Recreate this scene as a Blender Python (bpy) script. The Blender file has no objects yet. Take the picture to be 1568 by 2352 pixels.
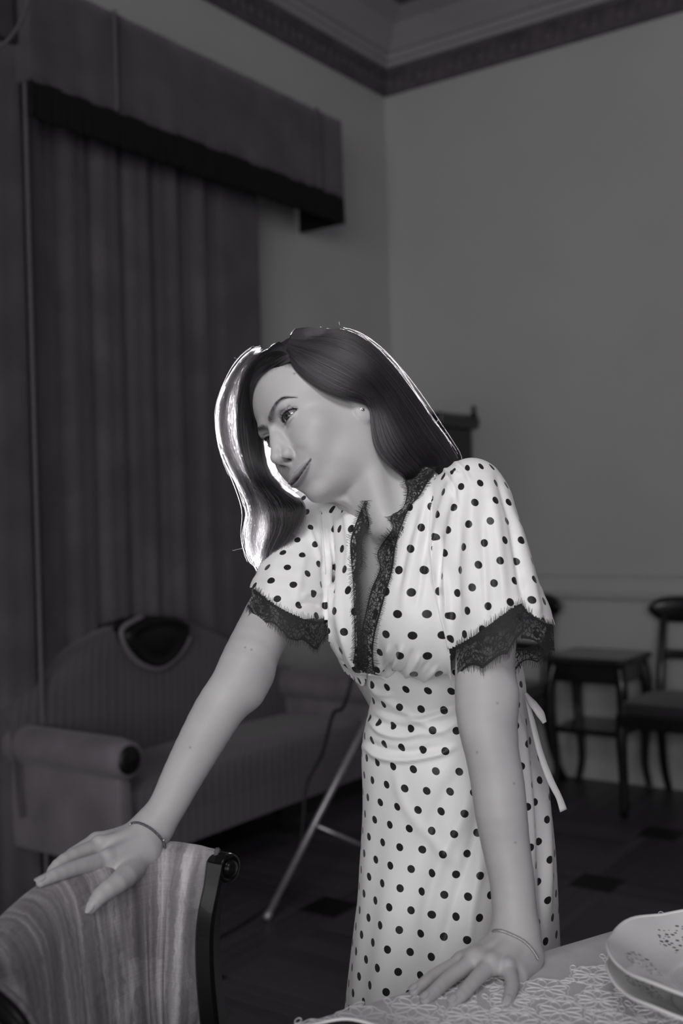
import bpy, bmesh, math, random
import numpy as np
from mathutils import Vector, Matrix

random.seed(7)
rng = np.random.default_rng(11)
scene = bpy.context.scene
COL = scene.collection

# ------------------------------------------------------------------ camera
FPX = 2500.0                       # focal length in pixels of the 1568 x 2352 frame
ROLL = math.radians(1.6)
CAMZ = 1.30
CAM = np.array([0.0, 0.0, CAMZ])
RV = np.array([math.cos(ROLL), 0.0, -math.sin(ROLL)])
UV_ = np.array([math.sin(ROLL), 0.0, math.cos(ROLL)])
FV = np.array([0.0, 1.0, 0.0])
cam_data = bpy.data.cameras.new('camera')
cam = bpy.data.objects.new('camera', cam_data)
COL.objects.link(cam)
cam.matrix_world = Matrix(((RV[0], UV_[0], 0, 0), (RV[1], UV_[1], -1, 0), (RV[2], UV_[2], 0, CAMZ), (0, 0, 0, 1)))
cam_data.sensor_fit = 'VERTICAL'
cam_data.sensor_height = 36.0
cam_data.sensor_width = 24.0
cam_data.lens = FPX / 2352 * 36.0
cam_data.clip_start = 0.05
cam_data.dof.use_dof = True
cam_data.dof.focus_distance = 1.45
cam_data.dof.aperture_fstop = 3.2
scene.camera = cam

# ------------------------------------------------------------------ world, lights, exposure
scene.view_settings.view_transform = 'Standard'
scene.view_settings.look = 'None'
scene.view_settings.gamma = 1.0
scene.view_settings.use_curve_mapping = False
scene.view_settings.exposure = 0.0
scene.cycles.use_denoising = True
scene.cycles.max_bounces = 5
scene.cycles.diffuse_bounces = 3
scene.cycles.glossy_bounces = 3
scene.cycles.transmission_bounces = 4
scene.cycles.transparent_max_bounces = 12
scene.cycles.use_adaptive_sampling = True
scene.cycles.adaptive_threshold = 0.03
scene.cycles.caustics_reflective = False
scene.cycles.caustics_refractive = False

world = bpy.data.worlds.new('world')
scene.world = world
world.use_nodes = True
_bg = world.node_tree.nodes['Background']
_bg.inputs['Color'].default_value = (1.0, 0.90, 1.05, 1)
_bg.inputs['Strength'].default_value = 0.075


def area_light(name, loc, target, sx, sy, power, color=(1, 1, 1), spread=180):
    d = bpy.data.lights.new(name, 'AREA')
    d.shape = 'RECTANGLE'
    d.size, d.size_y = sx, sy
    d.energy = power
    d.color = color
    d.spread = math.radians(spread)
    o = bpy.data.objects.new(name, d)
    COL.objects.link(o)
    o.location = loc
    o.rotation_euler = (Vector(target) - Vector(loc)).to_track_quat('-Z', 'Y').to_euler()
    return o


# daylight from the tall windows behind the photographer, to the left
area_light('window_daylight', (-1.1, -3.9, 1.95), (0.2, 2.2, 1.4), 4.2, 2.2, 128, (1.0, 1.0, 0.985))
# added overhead fill for her face and shoulders, no known lamp there
area_light('added_fill_light', (-0.12, 0.08, 2.65), (0.03, 1.5, 1.38), 0.6, 0.6, 1.5, (1.0, 1.0, 0.985), 52)

# ------------------------------------------------------------------ geometry helpers
def ray(px, py):
    px = np.asarray(px, float)[..., None]
    py = np.asarray(py, float)[..., None]
    return (px - 784) / FPX * RV - (py - 1176) / FPX * UV_ + FV


def P(px, py, d):
    """the point seen at a pixel of the 1568 x 2352 frame, d metres in front of the camera"""
    return CAM + np.asarray(d, float)[..., None] * ray(px, py)


def project(p):
    v = np.asarray(p, float) - CAM
    d = v @ FV
    return 784 + FPX * (v @ RV) / d, 1176 - FPX * (v @ UV_) / d, d


TH = math.radians(54.7)
AL = np.array([math.cos(TH), math.sin(TH), 0.0])     # along the window wall, towards the corner
AR = np.array([math.sin(TH), -math.cos(TH), 0.0])    # along the far wall, away from the corner
C0 = P(925, 1731, 5.8)
C0[2] = 0.0


def room(s, t, z):
    """s: metres off the window wall, t: metres off the far wall, z: height"""
    s, t, z = (np.asarray(v, float)[..., None] for v in (s, t, z))
    return C0 + s * AR - t * AL + z * np.array([0, 0, 1.0])


ROOM_M = Matrix(((AR[0], -AL[0], 0, C0[0]), (AR[1], -AL[1], 0, C0[1]), (0, 0, 1, 0), (0, 0, 0, 1)))


def link_mesh(name, verts, faces, mat=None, parent=None, smooth=True, uvs=None):
    me = bpy.data.meshes.new(name)
    verts = np.asarray(verts, np.float64).reshape(-1, 3)
    if isinstance(faces, np.ndarray):
        n, k = faces.shape
        me.vertices.add(len(verts))
        me.vertices.foreach_set('co', verts.astype(np.float32).ravel())
        me.loops.add(n * k)
        me.loops.foreach_set('vertex_index', faces.astype(np.int32).ravel())
        me.polygons.add(n)
        me.polygons.foreach_set('loop_start', np.arange(0, n * k, k, dtype=np.int32))
        me.update(calc_edges=True)
        me.validate()
    else:
        me.from_pydata([tuple(v) for v in verts], [], faces)
        me.update()
    if smooth:
        me.polygons.foreach_set('use_smooth', np.ones(len(me.polygons), bool))
    if uvs is not None:                       # per-vertex uv (n,2) or per-corner
        layer = me.uv_layers.new(name='UVMap')
        uvs = np.asarray(uvs, np.float32)
        if len(uvs) == len(verts) and len(uvs) != len(me.loops):
            idx = np.empty(len(me.loops), np.int32)
            me.loops.foreach_get('vertex_index', idx)
            uvs = uvs[idx]
        layer.data.foreach_set('uv', uvs.ravel())
    if mat is not None:
        me.materials.append(mat)
    o = bpy.data.objects.new(name, me)
    COL.objects.link(o)
    if parent is not None:
        o.parent = parent
    return o


def empty(name, loc=(0, 0, 0)):
    o = bpy.data.objects.new(name, None)
    COL.objects.link(o)
    o.location = loc
    o.empty_display_size = 0.1
    return o


def tag(o, label=None, cat=None, group=None, kind=None):
    if label: o['label'] = label
    if cat: o['category'] = cat
    if group: o['group'] = group
    if kind: o['kind'] = kind
    return o


class MB:
    """collects shapes, builds them as one mesh"""
    def __init__(self):
        self.v, self.f = [], []

    def add(self, verts, faces):
        b = sum(len(x) for x in self.v)
        self.v.append(np.asarray(verts, float).reshape(-1, 3))
        self.f += [tuple(int(i) + b for i in f) for f in faces]
        return self

    def box(self, x0, x1, y0, y1, z0, z1):
        v = [(x, y, z) for x in (x0, x1) for y in (y0, y1) for z in (z0, z1)]
        return self.add(v, [(0, 1, 3, 2), (4, 6, 7, 5), (0, 4, 5, 1), (2, 3, 7, 6), (0, 2, 6, 4), (1, 5, 7, 3)])

    def tube(self, pts, rad, n=10, cap=True, flat=None):
        pts = np.asarray(pts, float)
        rad = np.broadcast_to(np.asarray(rad, float), (len(pts),))
        v, f = tube_mesh(pts, rad, n, cap, flat)
        return self.add(v, f)

    def loft(self, rings, closed=True, cap=False):
        rings = np.asarray(rings, float)
        m, n = rings.shape[:2]
        f = []
        for i in range(m - 1):
            for j in range(n if closed else n - 1):
                k = (j + 1) % n
                f.append((i * n + j, i * n + k, (i + 1) * n + k, (i + 1) * n + j))
        if cap:
            f.append(tuple(range(n - 1, -1, -1)))
            f.append(tuple((m - 1) * n + j for j in range(n)))
        return self.add(rings.reshape(-1, 3), f)

    def build(self, name, mat=None, parent=None, smooth=True, matrix=None):
        v = np.concatenate(self.v)
        if matrix is not None:
            M = np.array(matrix)
            v = v @ M[:3, :3].T + M[:3, 3]
        return link_mesh(name, v, self.f, mat, parent, smooth)


def frames(pts):
    pts = np.asarray(pts, float)
    t = np.gradient(pts, axis=0)
    t /= np.linalg.norm(t, axis=1, keepdims=True) + 1e-12
    a = np.array([0, 0, 1.0]) if abs(t[0] @ np.array([0, 0, 1.0])) < 0.9 else np.array([1.0, 0, 0])
    n = np.cross(t[0], a)
    n /= np.linalg.norm(n)
    N = [n]
    for i in range(1, len(pts)):
        n = n - t[i] * (n @ t[i])
        n /= np.linalg.norm(n) + 1e-12
        N.append(n)
    N = np.array(N)
    return t, N, np.cross(t, N)


def tube_mesh(pts, rad, n=10, cap=True, flat=None):
    t, N, B = frames(pts)
    a = np.linspace(0, 2 * np.pi, n, endpoint=False)
    fl = 1.0 if flat is None else flat
    ring = pts[:, None] + rad[:, None, None] * (np.cos(a)[None, :, None] * N[:, None] + fl * np.sin(a)[None, :, None] * B[:, None])
    m = len(pts)
    f = [(i * n + j, i * n + (j + 1) % n, (i + 1) * n + (j + 1) % n, (i + 1) * n + j) for i in range(m - 1) for j in range(n)]
    if cap:
        f.append(tuple(range(n - 1, -1, -1)))
        f.append(tuple((m - 1) * n + j for j in range(n)))
    return ring.reshape(-1, 3), f


def smooth_path(pts, n=40):
    """Catmull-Rom through any-dimensional points"""
    p = np.asarray(pts, float)
    if len(p) == 2:
        return p[0] + np.linspace(0, 1, n)[:, None] * (p[1] - p[0])
    q = np.vstack([2 * p[0] - p[1], p, 2 * p[-1] - p[-2]])
    seg = len(p) - 1
    u = np.linspace(0, seg, n)
    i = np.minimum(u.astype(int), seg - 1)
    t = (u - i)[:, None]
    a, b, c, d = q[i], q[i + 1], q[i + 2], q[i + 3]
    return 0.5 * (2 * b + (c - a) * t + (2 * a - 5 * b + 4 * c - d) * t ** 2 + (3 * b - a - 3 * c + d) * t ** 3)


def lathe(profile, n=48, wob=None):
    """profile [(r,z)] -> rings around z; wob(theta) scales the radius"""
    a = np.linspace(0, 2 * np.pi, n, endpoint=False)
    w = np.ones(n) if wob is None else wob(a)
    return np.array([[(r * (1 + (w[j] - 1)) * np.cos(a[j]), r * w[j] * np.sin(a[j]), z) for j in range(n)] for r, z in profile])


# ------------------------------------------------------------------ material helpers
class NT:
    def __init__(self, name):
        self.m = bpy.data.materials.new(name)
        self.m.use_nodes = True
        self.t = self.m.node_tree
        self.b = self.t.nodes['Principled BSDF']
        self.out = self.t.nodes['Material Output']

    def n(self, typ, **kw):
        nd = self.t.nodes.new(typ)
        for k, v in kw.items():
            if k.startswith('i_'):
                nd.inputs[k[2:].replace('_', ' ')].default_value = v
            else:
                setattr(nd, k, v)
        return nd

    def l(self, a, b):
        self.t.links.new(a, b)

    def math(self, op, a, b=None, c=None):
        nd = self.t.nodes.new('ShaderNodeMath')
        nd.operation = op
        for k, v in enumerate((a, b, c)):
            if v is None: continue
            if isinstance(v, (int, float)): nd.inputs[k].default_value = v
            else: self.l(v, nd.inputs[k])
        return nd.outputs[0]

    def mix(self, fac, a, b):
        nd = self.t.nodes.new('ShaderNodeMix')
        nd.data_type = 'RGBA'
        for sock, v in ((nd.inputs[0], fac), (nd.inputs[6], a), (nd.inputs[7], b)):
            if isinstance(v, (int, float)): sock.default_value = v
            elif isinstance(v, tuple): sock.default_value = v if len(v) == 4 else (*v, 1)
            else: self.l(v, sock)
        return nd.outputs[2]

    def ramp(self, fac, stops):
        nd = self.t.nodes.new('ShaderNodeValToRGB')
        e = nd.color_ramp.elements
        while len(e) < len(stops): e.new(0.5)
        for k, (p, c) in enumerate(stops):
            e[k].position = p
            e[k].color = (*c, 1) if isinstance(c, tuple) else (c, c, c, 1)
        self.l(fac, nd.inputs[0])
        return nd.outputs[0]

    def coord(self, which='Object', scale=None):
        c = self.t.nodes.new('ShaderNodeTexCoord').outputs[which]
        if scale is None: return c
        mp = self.t.nodes.new('ShaderNodeMapping')
        mp.inputs['Scale'].default_value = scale
        self.l(c, mp.inputs[0])
        return mp.outputs[0]

    def noise(self, vec, scale, detail=3, rough=0.5, dist=0.0):
        nd = self.n('ShaderNodeTexNoise', i_Scale=scale, i_Detail=detail, i_Roughness=rough, i_Distortion=dist)
        self.l(vec, nd.inputs['Vector'])
        return nd.outputs['Fac']

    def bump(self, h, strength=0.3, dist=0.002):
        nd = self.n('ShaderNodeBump', i_Strength=strength, i_Distance=dist)
        self.l(h, nd.inputs['Height'])
        self.l(nd.outputs[0], self.b.inputs['Normal'])
        return nd

    def set(self, **kw):
        for k, v in kw.items():
            s = self.b.inputs[k.replace('_', ' ')]
            if hasattr(v, 'is_output'): self.l(v, s)
            elif isinstance(v, tuple) and len(v) == 3 and s.type == 'RGBA': s.default_value = (*v, 1)
            else: s.default_value = v
        return self


def g(v, tint=0.0):
    """grey with a touch of violet"""
    return (v * (1 + 0.07 * tint), v * (1 - 0.09 * tint), v * (1 + 0.10 * tint))


def simple_mat(name, v, rough=0.6, tint=0.5, var=0.15, scale=12, spec=0.5, bump=0.0, metal=0.0, coat=0.0):
    m = NT(name)
    f = m.noise(m.coord('Object'), scale, 4)
    a, b = g(v * (1 - var), tint), g(v * (1 + var), tint)
    m.set(Base_Color=m.ramp(f, [(0.3, a), (0.7, b)]), Roughness=rough, Metallic=metal)
    m.b.inputs['Specular IOR Level'].default_value = spec
    m.b.inputs['Coat Weight'].default_value = coat
    if bump: m.bump(f, bump)
    return m.m

# ------------------------------------------------------------------ room shell
def wall_material():
    m = NT('painted_plaster')
    f = m.noise(m.coord('Object'), 1.3, 4)
    f2 = m.noise(m.coord('Object'), 60, 4)
    m.set(Base_Color=m.ramp(f, [(0.3, g(0.58, 0.05)), (0.7, g(0.63, -0.05))]), Roughness=0.8)
    m.bump(f2, 0.05, 0.003)
    return m.m


WALL = wall_material()
CORNICE_LIGHT = simple_mat('cornice_plaster', 0.40, 0.75, 0.35, 0.06, 5)
CORNICE_DARK = simple_mat('cornice_band', 0.115, 0.7, 0.9, 0.25, 14)
CEILING = simple_mat('ceiling_paint', 0.42, 0.85, 0.5, 0.05, 3)
RAIL = simple_mat('rail_paint', 0.56, 0.6, 0.0, 0.05, 9)
DADO = simple_mat('dado_paint', 0.62, 0.7, 0.0, 0.06, 4)

LW, RW, HH = 6.5, 5.5, 3.96


def rbox(name, s0, s1, t0, t1, z0, z1, mat, parent=None):
    return MB().box(s0, s1, t0, t1, z0, z1).build(name, mat, parent, False, ROOM_M)


tag(rbox('wall_left', -0.2, 0, -0.2, LW, 0, HH, WALL), kind='structure')
tag(rbox('wall_far', 0, RW, -0.2, 0, 0, HH, WALL), kind='structure')
tag(rbox('ceiling', -0.2, RW, -0.2, LW, HH, HH + 0.15, CEILING), kind='structure')


def run(name, profile, mat, side, length, parent=None):
    """extrude a (out, z) profile along a wall, mitred at the corner"""
    rings = []
    prof = np.array(profile, float)
    for end in (0, 1):
        ring = []
        for o_, z in prof:
            a = o_ if end == 0 else length
            ring.append((o_, a, z) if side == 'left' else (a, o_, z))
        rings.append(ring)
    mb = MB().loft(rings, True, True)
    return mb.build(name, mat, parent, False, ROOM_M)


# cornice: dark ornamented band, plaster mouldings stepping out to the ceiling
for side, L in (('left', LW), ('far', RW)):
    c = run('trim_1' if side == 'left' else 'trim_2', [(0, 3.50), (0.022, 3.503), (0.028, 3.52), (0.026, 3.60), (0.04, 3.612), (0.042, 3.625), (0, 3.625)], CORNICE_DARK, side, L)
    tag(c, kind='structure')
    run('moulding', [(0, 3.625), (0.055, 3.627), (0.06, 3.65), (0.075, 3.655), (0.08, 3.685), (0, 3.685)], CORNICE_LIGHT, side, L, c)
    run('moulding', [(0, 3.685), (0.09, 3.687), (0.13, 3.72), (0.20, 3.77), (0.30, 3.80), (0, 3.80)], CORNICE_LIGHT, side, L, c)
    run('moulding', [(0, 3.80), (0.31, 3.801), (0.33, 3.815), (0.33, 3.84), (0, 3.84)], CORNICE_DARK, side, L, c)  # dark colour stands in for the shadow line above the cove
    run('moulding', [(0, 3.84), (0.36, 3.841), (0.50, 3.86), (0.62, 3.92), (0.62, 3.96), (0, 3.96)], CORNICE_LIGHT, side, L, c)
    # raised leaf ornaments along the band
    mb = MB()
    for dx in (-0.055, 0.0, 0.055):
        a = np.linspace(0, 2 * np.pi, 10, endpoint=False)
        h_ = 0.04 if dx == 0 else 0.03
        rings = []
        for sc, hh in ((1.0, 0.0), (0.8, 0.007), (0.35, 0.012)):
            rings.append([(dx + 0.024 * sc * np.cos(q) * (1 + 0.35 * np.cos(3 * q)), hh, h_ * sc * np.sin(q)) for q in a])
        mb.loft(rings, True, False)
        mb.f.append(tuple(sum(len(x) for x in mb.v) - 10 + k for k in range(10)))
    proto = None
    n_ = int((3.4 if side == 'left' else 2.4) / 0.18)
    for k in range(n_):
        if proto is None:
            proto = mb.build('leaf_ornament', CORNICE_DARK, c)
            o = proto
        else:
            o = proto.copy(); COL.objects.link(o); o.parent = c
        q = 0.10 + 0.18 * k
        M = Matrix(((0, 1, 0, 0.026), (1, 0, 0, q), (0, 0, 1, 3.561), (0, 0, 0, 1))) if side == 'left' else Matrix(((1, 0, 0, q), (0, 1, 0, 0.026), (0, 0, 1, 3.561), (0, 0, 0, 1)))
        o.matrix_local = ROOM_M @ M

# dado: chair rail, lower line, panel and skirting on the far wall; skirting on the window wall
tr = run('trim_3', [(0, 0.845), (0.012, 0.85), (0.022, 0.868), (0.012, 0.885), (0, 0.89)], RAIL, 'far', RW)
tag(tr, kind='structure')
run('moulding', [(0, 0.955), (0.008, 0.958), (0.008, 0.97), (0, 0.973)], RAIL, 'far', RW, tr)
bb = run('baseboard_far', [(0, 0), (0.022, 0), (0.022, 0.16), (0.014, 0.19), (0.006, 0.21), (0, 0.21)], DADO, 'far', RW)
tag(bb, kind='structure')
bb = run('baseboard_left', [(0, 0), (0.022, 0), (0.022, 0.16), (0.014, 0.19), (0.006, 0.21), (0, 0.21)], DADO, 'left', LW)
tag(bb, kind='structure')

# parquet: square fields of planks with small dark squares at their corners
floor = rbox('floor', -0.2, RW, -0.2, LW, -0.12, -0.012, simple_mat('floor_base', 0.015, 0.5, 0.8))
tag(floor, kind='structure')


def plank_material(name, v):
    m = NT(name)
    oi = m.n('ShaderNodeObjectInfo')
    f = m.noise(m.coord('Object', (3, 30, 3)), 4, 4)
    mr = m.n('ShaderNodeMapRange', i_To_Min=0.75, i_To_Max=1.25)
    m.l(oi.outputs['Random'], mr.inputs['Value'])
    col = m.ramp(f, [(0.3, g(v * 0.8, 0.9)), (0.7, g(v * 1.2, 0.9))])
    mul = m.n('ShaderNodeMix', data_type='RGBA', blend_type='MULTIPLY')
    mul.inputs[0].default_value = 1.0
    m.l(col, mul.inputs[6])
    m.l(mr.outputs[0], mul.inputs[7])
    m.set(Base_Color=mul.outputs[2], Roughness=0.42)
    return m.m


PLANK = plank_material('parquet_oak', 0.075)
PLANK_DARK = plank_material('parquet_dark', 0.006)
CELL, SQ = 0.66, 0.15
# dark squares centred on the ones seen in the floor
o_s, o_t = 0.975, 2.015
protos = {}


def plank(kind, s0, s1, t0, t1, mat):
    key = (kind, round(s1 - s0, 4), round(t1 - t0, 4))
    g_ = 0.0012
    if key not in protos:
        w, l = (s1 - s0) / 2 - g_, (t1 - t0) / 2 - g_
        b = 0.0015
        rings = [[(-w, -l, -0.012), (w, -l, -0.012), (w, l, -0.012), (-w, l, -0.012)], [(-w, -l, -b), (w, -l, -b), (w, l, -b), (-w, l, -b)], [(-w + b, -l + b, 0), (w - b, -l + b, 0), (w - b, l - b, 0), (-w + b, l - b, 0)]]
        mb = MB().loft(rings, True, True)
        o = mb.build(kind, mat, floor, False)
        protos[key] = o
    else:
        o = protos[key].copy(); COL.objects.link(o); o.parent = floor
    o.matrix_local = ROOM_M @ Matrix.Translation(((s0 + s1) / 2, (t0 + t1) / 2, 0))


h2 = SQ / 2
for i in range(-2, 5):
    for j in range(-4, 4):
        cs, ct = o_s + i * CELL, o_t + j * CELL
        if cs < -0.2 or ct < -0.4 or cs > RW - 0.7: continue
        px_, py_, dd_ = project(room(cs + CELL / 2, ct + CELL / 2, 0))
        if dd_ < 1.2 or px_ < -700 or px_ > 2300: continue
        plank('tile', cs - h2, cs + h2, ct - h2, ct + h2, PLANK_DARK)
        for k in range(3):         # bands between the dark squares
            w_ = SQ / 3
            plank('plank', cs - h2 + k * w_, cs - h2 + (k + 1) * w_, ct + h2, ct + CELL - h2, PLANK)
            plank('plank', cs + h2, cs + CELL - h2, ct - h2 + k * w_, ct - h2 + (k + 1) * w_, PLANK)
        n_ = 6
        w_ = (CELL - SQ) / n_
        for k in range(n_):        # field, alternating direction
            if (i + j) % 2:
                plank('plank', cs + h2 + k * w_, cs + h2 + (k + 1) * w_, ct + h2, ct + CELL - h2, PLANK)
            else:
                plank('plank', cs + h2, cs + CELL - h2, ct + h2 + k * w_, ct + h2 + (k + 1) * w_, PLANK)

# ------------------------------------------------------------------ furniture against the walls
WOOD = simple_mat('dark_mahogany', 0.012, 0.28, 0.8, 0.4, 7, 0.5, 0.0, 0.0, 0.4)
WOOD_TOP = simple_mat('mahogany_top', 0.03, 0.25, 0.7, 0.3, 5, 0.5, 0.0, 0.0, 0.4)


def cloth_mat(name, v, rough=0.85, stripes=None, tint=0.7, var=0.2):
    m = NT(name)
    c = m.coord('Object')
    f = m.noise(c, 6, 4)
    base = m.ramp(f, [(0.3, g(v * (1 - var), tint)), (0.7, g(v * (1 + var), tint))])
    if stripes:
        w = m.n('ShaderNodeTexWave', i_Scale=stripes, i_Distortion=0.6, i_Detail=1.0)
        w.bands_direction = 'X'
        m.l(c, w.inputs['Vector'])
        base = m.mix(w.outputs['Fac'], base, g(v * 1.28, tint))
    m.set(Base_Color=base, Roughness=rough)
    m.b.inputs['Sheen Weight'].default_value = 0.25
    fine = m.noise(c, 400, 2)
    m.bump(fine, 0.15, 0.001)
    return m.m


# ---- curtains and pelmet
CURTAIN = cloth_mat('curtain_velvet', 0.115)
VALANCE = cloth_mat('pelmet_velvet', 0.118)
FRINGE_M = simple_mat('black_fringe', 0.004, 0.8, 0.8, 0.2)
BRAID = simple_mat('braid', 0.14, 0.7, 0.5, 0.3, 200)


def curtain_panel(name, parent, t0, t1, z0, z1, s, folds, amp, mat, flat=None, ph=0.0):
    n, mz = int((t1 - t0) * 110), 26
    t = np.linspace(t0, t1, n)
    rings = []
    for k, z in enumerate(np.linspace(z1, z0, mz)):
        drift = 0.02 * math.sin(z * 1.3)
        w = np.sin((t - t0) / (t1 - t0) * folds * 2 * np.pi + ph + drift * 6) + 0.45 * np.sin((t - t0) / (t1 - t0) * folds * 4.37 * np.pi + 1.3 + z * 0.25)
        a = amp * (0.85 + 0.15 * math.cos(z * 2.0))
        if flat is not None: a = a * np.clip((t - flat[0]) / flat[1], 0.08, 1)
        rings.append(np.stack([s + a * w, t, np.full(n, z)], 1))
    mb = MB().loft(np.array(rings), closed=False)
    o = mb.build(name, mat, parent, True, ROOM_M)
    sd = o.modifiers.new('thick', 'SOLIDIFY'); sd.thickness = 0.006
    return o


def beads(name, parent, pts, r, mat, step=1.7):
    """a beaded cord along points (world)"""
    L = np.r_[0, np.cumsum(np.linalg.norm(np.diff(pts, axis=0), axis=1))]
    n = int(L[-1] / (r * step))
    c = np.stack([np.interp(np.linspace(0, L[-1], n * 4), L, pts[:, k]) for k in range(3)], 1)
    rad = r * (0.72 + 0.28 * np.cos(np.arange(n * 4) * np.pi / 2) ** 2)
    return MB().tube(c, rad, 6).build(name, mat, parent)


cur = empty('curtain', room(0.12, 1.9, 0).tolist())
cur_i = cur.matrix_basis.inverted()


def adopt(o, parent):
    """keep world placement when the parent empty sits at the thing's base"""
    o.parent = parent
    o.matrix_parent_inverse = Matrix.Translation(-Vector(parent.location))
    return o


tag(cur, 'long dark curtain drawn under the pelmet, behind the sofa', 'curtain')
adopt(curtain_panel('drape', None, 1.24, 2.56, 0.02, 2.80, 0.12, 8, 0.017, CURTAIN, (1.42, 0.14)), cur)
cur2 = empty('curtain', room(0.2, 3.0, 0).tolist())
tag(cur2, 'dark curtain edged with a beaded braid, at the picture edge by the sofa arm', 'curtain')
adopt(curtain_panel('drape', None, 2.56, 3.7, 0.02, 2.86, 0.20, 5, 0.02, CURTAIN, (2.50, 0.25), 1.0), cur2)
zz_ = np.linspace(0.02, 2.86, 60)
adopt(beads('beaded_braid', None, room(np.full(60, 0.235), np.full(60, 2.565), zz_), 0.010, BRAID), cur2)

val = empty('pelmet', room(0.2, 1.7, 2.6).tolist())
tag(val, 'velvet pelmet with a deep black fringe above the long curtain', 'pelmet')


def valance_front(t0, t1, z0, z1, s):
    n = 160
    t = np.linspace(t0, t1, n)
    x = (t - t0)
    fold = 0.007 * np.sin(x * 23) * np.clip(x * 2, 0, 1) * np.clip((t1 - t - 0.25) * 3, 0, 1) + 0.004 * np.sin(x * 51 + 1)
    rings = []
    for z in np.linspace(z1, z0, 8):
        k = (z1 - z) / (z1 - z0)
        rings.append(np.stack([s + fold * (0.25 + 0.75 * k), t, np.full(n, z)], 1))
    mb = MB().loft(np.array(rings), closed=False)
    return mb


mb = valance_front(0.80, 2.575, 2.735, 3.09, 0.27)
o = mb.build('pelmet_front', VALANCE, None, True, ROOM_M)
sdm = o.modifiers.new('thick', 'SOLIDIFY'); sdm.thickness = 0.01
adopt(o, val)
adopt(MB().box(0.006, 0.262, 0.80, 0.815, 2.74, 3.085).build('pelmet_return', VALANCE, None, False, ROOM_M), val)
adopt(MB().box(0.006, 0.262, 2.56, 2.575, 2.74, 3.085).build('pelmet_return', VALANCE, None, False, ROOM_M), val)
adopt(MB().box(0.006, 0.262, 0.815, 2.56, 3.06, 3.085).build('pelmet_board', VALANCE, None, False, ROOM_M), val)
for t_ in (1.005, 2.205):
    zb = np.linspace(2.735, 3.09, 20)
    adopt(beads('braid_strip', None, room(np.full(20, 0.285), np.full(20, t_), zb), 0.009, BRAID if t_ > 2 else VALANCE), val)
mb = MB()
rf = np.random.default_rng(5)
for t_ in np.arange(0.80, 2.575, 0.0085):
    for row in (0, 1):
        L_ = 0.125 * rf.uniform(0.93, 1.03)
        jit_ = rf.normal(0, 0.003)
        p_ = np.array([(0.268 - 0.010 * row, t_, 2.742), (0.269 - 0.010 * row, t_ + jit_ * 0.5, 2.742 - L_ * 0.5), (0.268 - 0.010 * row, t_ + jit_, 2.742 - L_)])
        mb.tube(p_, 0.0046, 4, False)
for s_ in np.arange(0.02, 0.262, 0.009):
    mb.tube(np.array([(s_, 0.805, 2.742), (s_, 0.805, 2.62)]), 0.0046, 4, False)
o = mb.build('fringe', FRINGE_M, None, True, ROOM_M)
o['kind'] = 'stuff'
adopt(o, val)

val2 = empty('pelmet', room(0.2, 3.0, 2.8).tolist())
tag(val2, 'draped pelmet piece with a corded swag at the top corner by the window', 'pelmet')
mb = valance_front(2.60, 3.7, 2.86, 3.05, 0.235)
o = mb.build('pelmet_front', simple_mat('pelmet_shade', 0.07, 0.85, 0.8), None, True, ROOM_M)
sdm = o.modifiers.new('thick', 'SOLIDIFY'); sdm.thickness = 0.01
adopt(o, val2)
sw = smooth_path([P(66, -20, 3.40), P(60, 20, 3.38), P(40, 62, 3.36), P(10, 100, 3.34), P(-40, 128, 3.32)], 24)
adopt(MB().tube(sw, 0.006, 8).build('swag_cord', BRAID, None), val2)

# ---- sofa
SOFA = cloth_mat('sofa_fabric', 0.10, 0.7, 14.0)
SOFA_SIDE = cloth_mat('sofa_side_fabric', 0.185, 0.75)
ST0, ST1 = 1.22, 2.66       # far and near ends along the wall
sofa = empty('sofa', room(0.4, 1.93, 0).tolist())
tag(sofa, 'camelback sofa with rolled arms and a dark carved crest, in front of the curtain', 'sofa')


def camel(t):
    x = (t - 2.04) / 0.80
    return 0.64 + 0.275 * np.cos(np.clip(x, -1, 1) * np.pi / 2) ** 1.35


def soft_box(s0, s1, t0, t1, z0, z1, r, puff=0.0, n=10):
    """rounded upholstered block"""
    mb = MB()
    a = np.linspace(0, 2 * np.pi, 40, endpoint=False)
    rings = []
    cs, ct = (s0 + s1) / 2, (t0 + t1) / 2
    hs, ht = (s1 - s0) / 2, (t1 - t0) / 2
    for k in np.linspace(0, np.pi, 13):
        z = (z0 + z1) / 2 - (z1 - z0) / 2 * math.cos(k)
        ins = r * (1 - math.sin(k) ** 0.5)
        ring = []
        for q in a:
            c_, s_ = math.cos(q), math.sin(q)
            e = 0.28
            x = np.sign(c_) * abs(c_) ** e * (hs - ins)
            y = np.sign(s_) * abs(s_) ** e * (ht - ins)
            top = puff * max(0, 1 - (x / hs) ** 2) * max(0, 1 - (y / ht) ** 2) if k > np.pi / 2 else 0
            ring.append((cs + x, ct + y, z + top))
        rings.append(ring)
    return mb.loft(rings, True, True)


tb = np.linspace(ST0, ST1 + 0.035, 60)
rings = []
for fac, ds in ((0.0, 0.10), (1.0, 0.10), (1.02, 0.13), (1.025, 0.17), (1.0, 0.215), (0.85, 0.235), (0.5, 0.25), (0.0, 0.27)):
    rings.append(np.stack([np.full(60, ds), tb, 0.36 + (camel(tb) - 0.36) * fac], 1))
adopt(MB().loft(np.array(rings), closed=False).build('backrest', SOFA, None, True, ROOM_M), sofa)
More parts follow.
